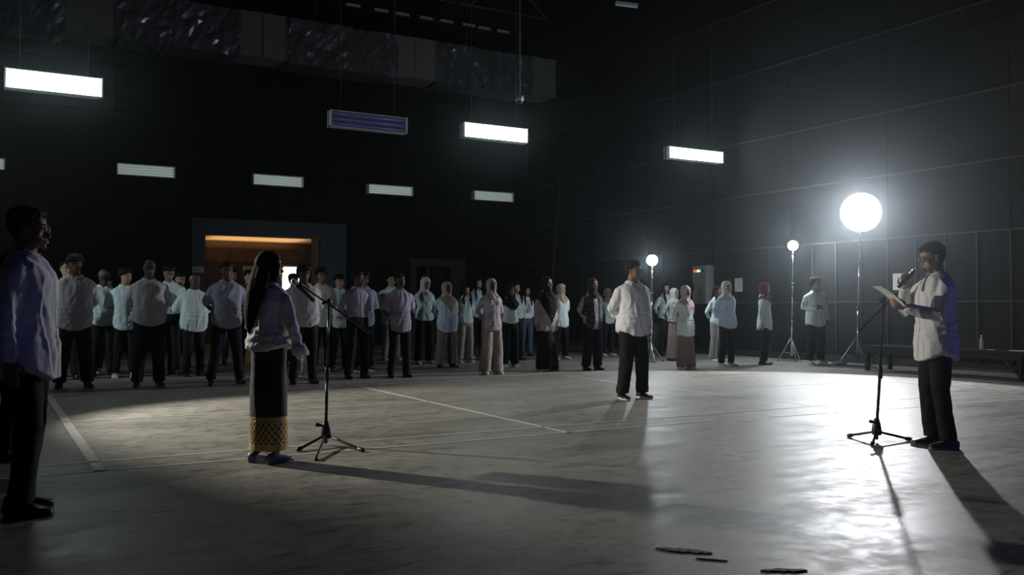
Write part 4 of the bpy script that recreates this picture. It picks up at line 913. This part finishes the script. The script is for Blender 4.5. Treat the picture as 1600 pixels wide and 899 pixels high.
vl = MB(); vl.tube([(.0, -.070, 1.60), (-.005, -.115, 1.48), (-.015, -.150, 1.36), (-.035, -.168, 1.22), (-.048, -.172, 1.10), (-.050, -.168, 1.045)], [.088, .100, .096, .076, .045, .016], 24, flat=((0, 1, 0), .36))
vm = vl.merged(.010, 2, 'veil'); fold(vm, 9, .002, fr=(30, 8, 1)); link('hijab_tail', vm, wm, hj_black)
bpy.context.view_layer.update()
MW = wm.matrix_world; fp = MW @ Vector((-.262, .30, .95)); fd = box_obj('document_folder', folderm, fp, (.018, .24, .32), None, (0, 0, wm.rotation_euler[2]), .003); tag(fd, 'dark maroon folder held by the woman in long black hijab', 'folder'); box_obj('sheets', paperm, (0, .004, .004), (.010, .232, .31), fd)
# what the reading man holds
MS = sp_.matrix_world; aR = J(1, *ARM['mic']); hnd = aR['wr'] + aR['hd'] * .065 + aR['pn'] * .028
mh = AT(1431, 422, sp_.location + FWH * .02); tl = AT(1404, 449, sp_.location - FWH * .02)
microphone(mh, tl, 'black microphone with silver head held at the reading man\'s mouth', False)
aL = J(-1, *ARM['paper']); hl = MS @ (aL['wr'] + aL['hd'] * .07 + aL['pn'] * .02)
pa, pb = AT(1370, 448, hl), AT(1408, 479, hl); mid = (pa + pb) / 2; dd = (pb - pa); ln = dd.length; ax = dd.normalized(); wd = FWH.copy()
pm = MB(); nrm = ax.cross(wd).normalized()
pm.loft([(pa - mid + dd * t + nrm * (.012 * math.sin(PI * t)), wd * .085, nrm * .0022) for t in (0, .15, .3, .45, .6, .75, .9, 1)], 8, 6.0); po = pm.obj('held_paper', paperm, None, False); po.location = mid; tag(po, 'white sheets of paper held by the man reading into the microphone', 'paper')
wt = MS @ (aR['wr']); tn = (MS.to_3x3() @ aR['hd']).normalized(); x_ = tn.orthogonal().normalized(); y_ = tn.cross(x_)
wa = MB(); pts = [x_ * .036 * math.cos(a) + y_ * .032 * math.sin(a) for a in [2 * PI * i / 16 for i in range(17)]]; wa.tube(pts, .006, 6, rounded=False); wo = wa.obj('wristwatch', goldw, None); wo.location = wt + tn * .0; tag(wo, 'shiny metal watch on the wrist holding the microphone', 'watch')
wf = MB().loft([(x_ * .030, tn * .016, y_ * .016), (x_ * .042, tn * .016, y_ * .016)], 14).obj('watch_face', chrome, wo)

GRP = 'staff standing in rows'
P_('woman in black hijab mostly hidden behind the man at the left edge', (20, 717), (2, 392), heading=10, top=greyw, bottom=black, arms='down', fem=True, skin=skin_b, hijab=dict(m=hj_black), hem=.86, seed=61, group=None)
P_('person in glasses half hidden at far left with brown patterned skirt', (80, 590), (68, 428), top=greyw, bottom=brown, fem=True, legs='skirt', skin=skin_c, glasses=True, seed=62, hem=.95, w=.95)
P_('man in pale blue shirt and glasses looking up, left of the row', (103, 594), (86, 407), top=bluew, bottom=black, skin=skin_a, hair=('crop', hairm), hem=511, yaw=22, pitch=16, glasses=True, seed=63)
P_('big man in long-sleeved greyish shirt, leftmost of the front row', (115, 607), (123, 398), top=greyw, bottom=black, skin=skin_c, hair=('full', hairm), fat=.6, hem=517, arms='behind', stance=.08, pitch=-6, seed=64, w=1.03, wide=.01)
P_('older grey-haired man in glasses looking down behind the big man', (160, 588), (153, 420), top=tealw, bottom=black, skin=skin_c, hair=('crop', hair_g), hem=510, glasses=True, pitch=-22, yaw=5, fat=.3, seed=65)
P_('young person in glasses and pale short-sleeved polo beside the older man', (166, 582), (184, 432), top=tealw, bottom=black, skin=skin_a, hem=516, sleeve=.75, arms='behind', glasses=True, yaw=12, pitch=-8, shoes='sneaker', seed=66)
P_('boy with dark collar and white shoes turning his head right', (194, 590), (208, 419), top=tealw, bottom=black, skin=skin_a, hair=('full', hairm), hem=515, yaw=40, shoes='white', seed=67)
P_('stout older man with bare shiny forehead in tight grey shirt', (232, 605), (237, 405), top=greyw, bottom=navy, skin=skin_c, hair=('bald', hairm), fat=.7, hem=509, arms='behind', stance=.06, glasses=True, seed=68, wide=.01, placket=True)
P_('man looking down behind the stout man with bare forehead', (262, 587), (257, 413), top=tealw, bottom=black, skin=skin_b, hem=492, pitch=-22, seed=69)
P_('man in pale polo with cropped hair right of the stout man', (280, 584), (287, 425), top=tealw, bottom=black, skin=skin_a, hair=('short', hairm), hem=508, sleeve=.7, pitch=-8, seed=70, yaw=8)
P_('bald old man in baggy pale shirt with short sleeves', (302, 588), (314, 428), top=tealw, bottom=black, skin=skin_c, hair=('bald', hair_g), fat=.5, hem=518, sleeve=.95, pitch=-10, yaw=15, seed=71, inf=.03, heading=-50)
P_('tall dark man in short-sleeved blue-grey shirt with feet wide apart', (353, 601), (364, 409), top=greyblue, bottom=navy, skin=skin_c, hair=('short', hairm), fat=.3, hem=513, sleeve=.8, stance=.12, seed=72, w=1.02)
P_('man in teal jeans mostly hidden behind the tall dark man', (362, 568), (376, 420), top=greyw, bottom=teal_j, skin=skin_a, hem=.9, seed=73, group=GRP)
P_('man whose face shows between two heads left of the black hijab', (388, 580), (387, 422), top=greyw, bottom=black, skin=skin_a, hem=.9, seed=74, yaw=15)
P_('dark-haired person silhouetted against the bright hallway window', (458, 572), (460, 428), top=greyw, bottom=black, skin=skin_c, hem=.9, seed=75, yaw=20)
P_('big smiling man in grey shirt right of the black hijab woman', (474, 600), (478, 415), top=greyw, bottom=black, skin=skin_c, hair=('full', hairm), fat=.6, hem=512, stance=.06, seed=76, w=1.04)
P_('man in grey button shirt behind the left microphone stand', (502, 581), (499, 419), top=offw, bottom=black, skin=skin_b, hair=('full', hairm), hem=511, pocket=True, seed=77)
P_('boy in bright short white shirt and dark jeans', (530, 577), (532, 429), top=tealw, bottom=navy, skin=skin_a, hair=('full', hairm), hem=513, fat=.3, shoes='sneaker', pocket=True, seed=78)
P_('slim man in tucked-in lilac shirt with belt, hands behind back', (558, 592), (560, 423), top=lilac, bottom=black, skin=skin_c, hem=.97, tucked=True, belt=True, yaw=30, stance=.07, pocket=True, seed=79, heading=-50)
P_('man in pale shirt behind the slim man in lilac', (568, 580), (575, 424), top=bluew, bottom=black, skin=skin_b, hair=('full', hairm), hem=510, shoes='sneaker', pocket=True, yaw=8, seed=80)
P_('person in pale trousers hidden behind the man in lilac polo', (611, 563), (607, 428), top=tealw, bottom=beige, skin=skin_a, hem=518, shoes='white', seed=81)
P_('man in short-sleeved purple polo with pale collar', (624, 590), (618, 427), top=lilac, bottom=black, skin=skin_c, hair=('crop', hairm), hem=519, sleeve=.8, stance=.06, yaw=12, seed=82, fat=.1)
P_('slim woman in cream hijab and short white blouse looking down', (663, 569), (665, 432), top=tealw, bottom=black, skin=skin_b, fem=True, hijab=dict(m=hj_white, front=.03, back=.02), hem=502, pitch=-18, yaw=10, shoes='white', flare=.01, seed=83, wide=.02)
P_('stout woman in sand-coloured hijab with hanging ends', (698, 575), (698, 440), top=bluew, bottom=taupe, skin=skin_c, fem=True, fat=.6, hijab=dict(m=hj_beige, front=.26, back=.02, slim=.8), hem=519, yaw=12, wide=.025, stance=.06, seed=84, w=1.06, flare=.01)
P_('girl with loose long dark hair, white top and pale jeans', (727, 567), (732, 445), top=tealw, bottom=beige, skin=skin_l, fem=True, hair=('long', hairm), hem=506, sleeve=.9, shoes='white', yaw=25, seed=85, wide=.012)
P_('long-haired person in pale blue shirt behind the woman in blush hijab', (746, 560), (756, 434), top=bluew, bottom=black, skin=skin_a, fem=True, hair=('long', hairm), hem=496, shoes='white', yaw=15, seed=86)
P_('woman in blush hijab, long blouse and wide beige trousers', (768, 585), (768, 435), top=blush, bottom=beige, skin=skin_c, fem=True, hijab=dict(m=hj_pink, front=.02, back=.06), hem=516, wide=.04, shoes='white', seed=87, hemz=.03, flare=.01)
P_('woman with dark hair just behind the short black hijab', (806, 563), (803, 441), top=greyw, bottom=black, skin=skin_a, fem=True, hair=('long', hairm), hem=.9, seed=88)
P_('short woman in black hijab and white blouse with black trousers', (797, 574), (796, 445), top=tealw, bottom=black, skin=skin_b, fem=True, hijab=dict(m=hj_black, front=.11, back=.04, slim=.92, cape=True), hem=506, shoes='white', yaw=5, seed=89, wide=.02)
idw = P_('long-haired woman wearing a lanyard badge and dark jeans', (822, 557), (824, 447), top=tealw, bottom=jeans, skin=skin_a, fem=True, hair=('long', hairm), hem=498, arms='down', yaw=20, seed=90)
P_('large woman in pointed black hijab and long black skirt', (855, 580), (858, 432), top=blush, bottom=black, skin=skin_a, fem=True, fat=.5, hijab=dict(m=hj_black, front=.44, back=.16, slim=1.02, lean=.03, cape=True), hem=520, legs='skirt', shoes='white', arms='down_back', yaw=22, seed=91, hemz=.04, pitch=4, glasses=True)
P_('woman in beige hijab half hidden behind the large woman in black', (877, 562), (873, 443), top=tealw, bottom=black, skin=skin_b, fem=True, hijab=dict(m=hj_beige), hem=512, shoes='white', yaw=35, seed=92)
bt = P_('woman in dark hijab with open black-and-white patterned vest', (926, 578.5), (927, 434), top=greyw, bottom=black, skin=skin_b, fem=True, fat=.3, hijab=dict(m=hj_dark, front=.04, back=.04), hem=514, arms='behind', yaw=15, seed=93, wide=.02, stance=.05)
P_('woman in grey hijab behind the lone man\'s elbow', (950, 556), (951, 450), top=tealw, bottom=navy, skin=skin_b, fem=True, hijab=dict(m=hj_grey), hem=506, shoes='white', yaw=15, seed=94)
P_('long-haired woman at the back, left of the grey-clad woman', (1040, 556), (1056, 442), top=tealw, bottom=black, skin=skin_a, fem=True, hair=('long', hairm), hem=500, yaw=5, seed=95)
P_('woman in grey hijab and long grey tunic behind the blush one', (1054, 564), (1060, 450), top=hj_grey, bottom=taupe, skin=skin_b, fem=True, hijab=dict(m=hj_grey, front=.06, back=.05), hem=505, legs='skirt', yaw=18, seed=96)
P_('woman in draped sand hijab, pale tunic and wide brown skirt', (1072, 577), (1076, 446), top=tealw, bottom=taupe, skin=skin_c, fem=True, hijab=dict(m=hj_pink, front=.28, back=.06, slim=.85), hem=528, legs='skirt', shoes='white', yaw=12, seed=97, hemz=.06, flare=.015)
P_('dark-haired woman in beige trousers behind the cream hijab', (1121, 565), (1122, 447), top=tealw, bottom=greyp, skin=skin_b, fem=True, hair=('long', hairm), hem=509, shoes='white', seed=98, wide=.02)
P_('woman in cream hijab, loose pale blouse and slim black trousers', (1136, 573), (1137, 439), top=bluew, bottom=black, skin=skin_a, fem=True, hijab=dict(m=hj_white, front=.03, back=.03), hem=513, shoes='white', seed=99, flare=.02, inf=.035, stance=.05)
P_('woman in maroon hijab turned right by the thin lamp stand', (1195, 570), (1197, 441), top=tealw, bottom=navy, skin=skin_a, fem=True, hijab=dict(m=hj_maroon, front=.12, back=.05), hem=516, heading=-22, arms='down_back', yaw=10, seed=100, flare=.03, glasses=True)
mp_ = P_('man in dark cap and pale shirt holding a phone at his waist', (1275, 568.5), (1264, 434), top=tealw, bottom=navy, skin=skin_b, hair=('full', hairm), hem=510, arms=('down', 'phone'), heading=-75, shoes='white', yaw=22, seed=101, inf=.03, fat=.1, wide=.01)

bpy.context.view_layer.update()
# phone, cap, badge, vest
a_ = J(1, *ARM['phone']); q = mp_.matrix_world @ (a_['wr'] + a_['hd'] * .09 + a_['pn'] * .03)
ph = box_obj('mobile_phone', plast, q, (.16, .012, .075), None, (.5, -.2, mp_.rotation_euler[2] + .3), .004); tag(ph, 'dark mobile phone in the hand of the man in a cap', 'phone'); box_obj('screen', mat('phone_screen', (.02, .02, .03), .1, var=(5, .1)), (0, .0065, 0), (.145, .002, .066), ph)
HM = head_matrix(22, 0); cp = MB(); cp.loft([(Vector((0, -.012, z)), Vector((rx, 0, 0)), Vector((0, ry, 0))) for z, rx, ry in ((1.635, .094, .116), (1.665, .093, .115), (1.695, .080, .098), (1.715, .050, .062), (1.722, .012, .015))], 24)
cap_ = cp.obj('cap', hj_dark, mp_); cap_.matrix_local = HM
br = MB().loft([(Vector((0, y, 1.642 - (y - .09) * .25)), Vector((w_2, 0, 0)), Vector((0, 0, .005))) for y, w_2 in ((.085, .075), (.12, .070), (.15, .055), (.165, .03))], 14).obj('cap_brim', hj_dark, cap_)
lan = MB(); lan.tube([(-.07, .02, 1.44), (-.045, .10, 1.36), (-.005, .175, 1.17)], .006, 6).tube([(.07, .02, 1.44), (.045, .10, 1.36), (.005, .175, 1.17)], .006, 6); l_ = lan.obj('lanyard', hj_dark, idw); box_obj('badge', mat('badge_card', (.35, .36, .36), .5, var=(9, .2)), (0, .182, 1.12), (.065, .006, .10), l_)
def m_batik():
    m = bpy.data.materials.new('batik_print'); m.use_nodes = True; nt = m.node_tree; b = nt.nodes['Principled BSDF']; tc = nt.nodes.new('ShaderNodeTexCoord')
    v_ = nt.nodes.new('ShaderNodeTexVoronoi'); v_.inputs['Scale'].default_value = 42; r = nt.nodes.new('ShaderNodeValToRGB'); r.color_ramp.elements[0].position = .28; r.color_ramp.elements[0].color = (.30, .29, .30, 1); r.color_ramp.elements[1].position = .36; r.color_ramp.elements[1].color = (.012, .010, .012, 1)
    nt.links.new(tc.outputs['Object'], v_.inputs['Vector']); nt.links.new(v_.outputs['Distance'], r.inputs[0]); nt.links.new(r.outputs[0], b.inputs['Base Color']); b.inputs['Roughness'].default_value = .8; return m
bm_ = m_batik(); sb_ = [c for c in bt.children if c.name.startswith('shirt')][0]; hz = min(v.co.z for v in sb_.data.vertices)
for s_ in (-1, 1):
    x0, x1 = (-.21, -.045) if s_ < 0 else (.06, .21)
    link('vest_panel', patch(sb_.data, (x0, x1), (hz + .01, 1.40), .012, name='vest', nx=12), bt, bm_)
# buttons down the lone man's shirt
sl = [c for c in lone.children if c.name.startswith('shirt')][0]; bv = BVHTree.FromPolygons([v.co for v in sl.data.vertices], [p.vertices for p in sl.data.polygons]); bme = MB().ell((0, 0, 0), (.007, .003, .007), 10, 5).mesh('button'); bme.materials.append(whitelam)
for i in range(6):
    z = 1.36 - i * .085; h = bv.ray_cast(Vector((0, .8, z)), Vector((0, -1, 0)))
    if h[0]: b_ = link('button', bme, sl); b_.location = (0, h[0].y + .006, z)
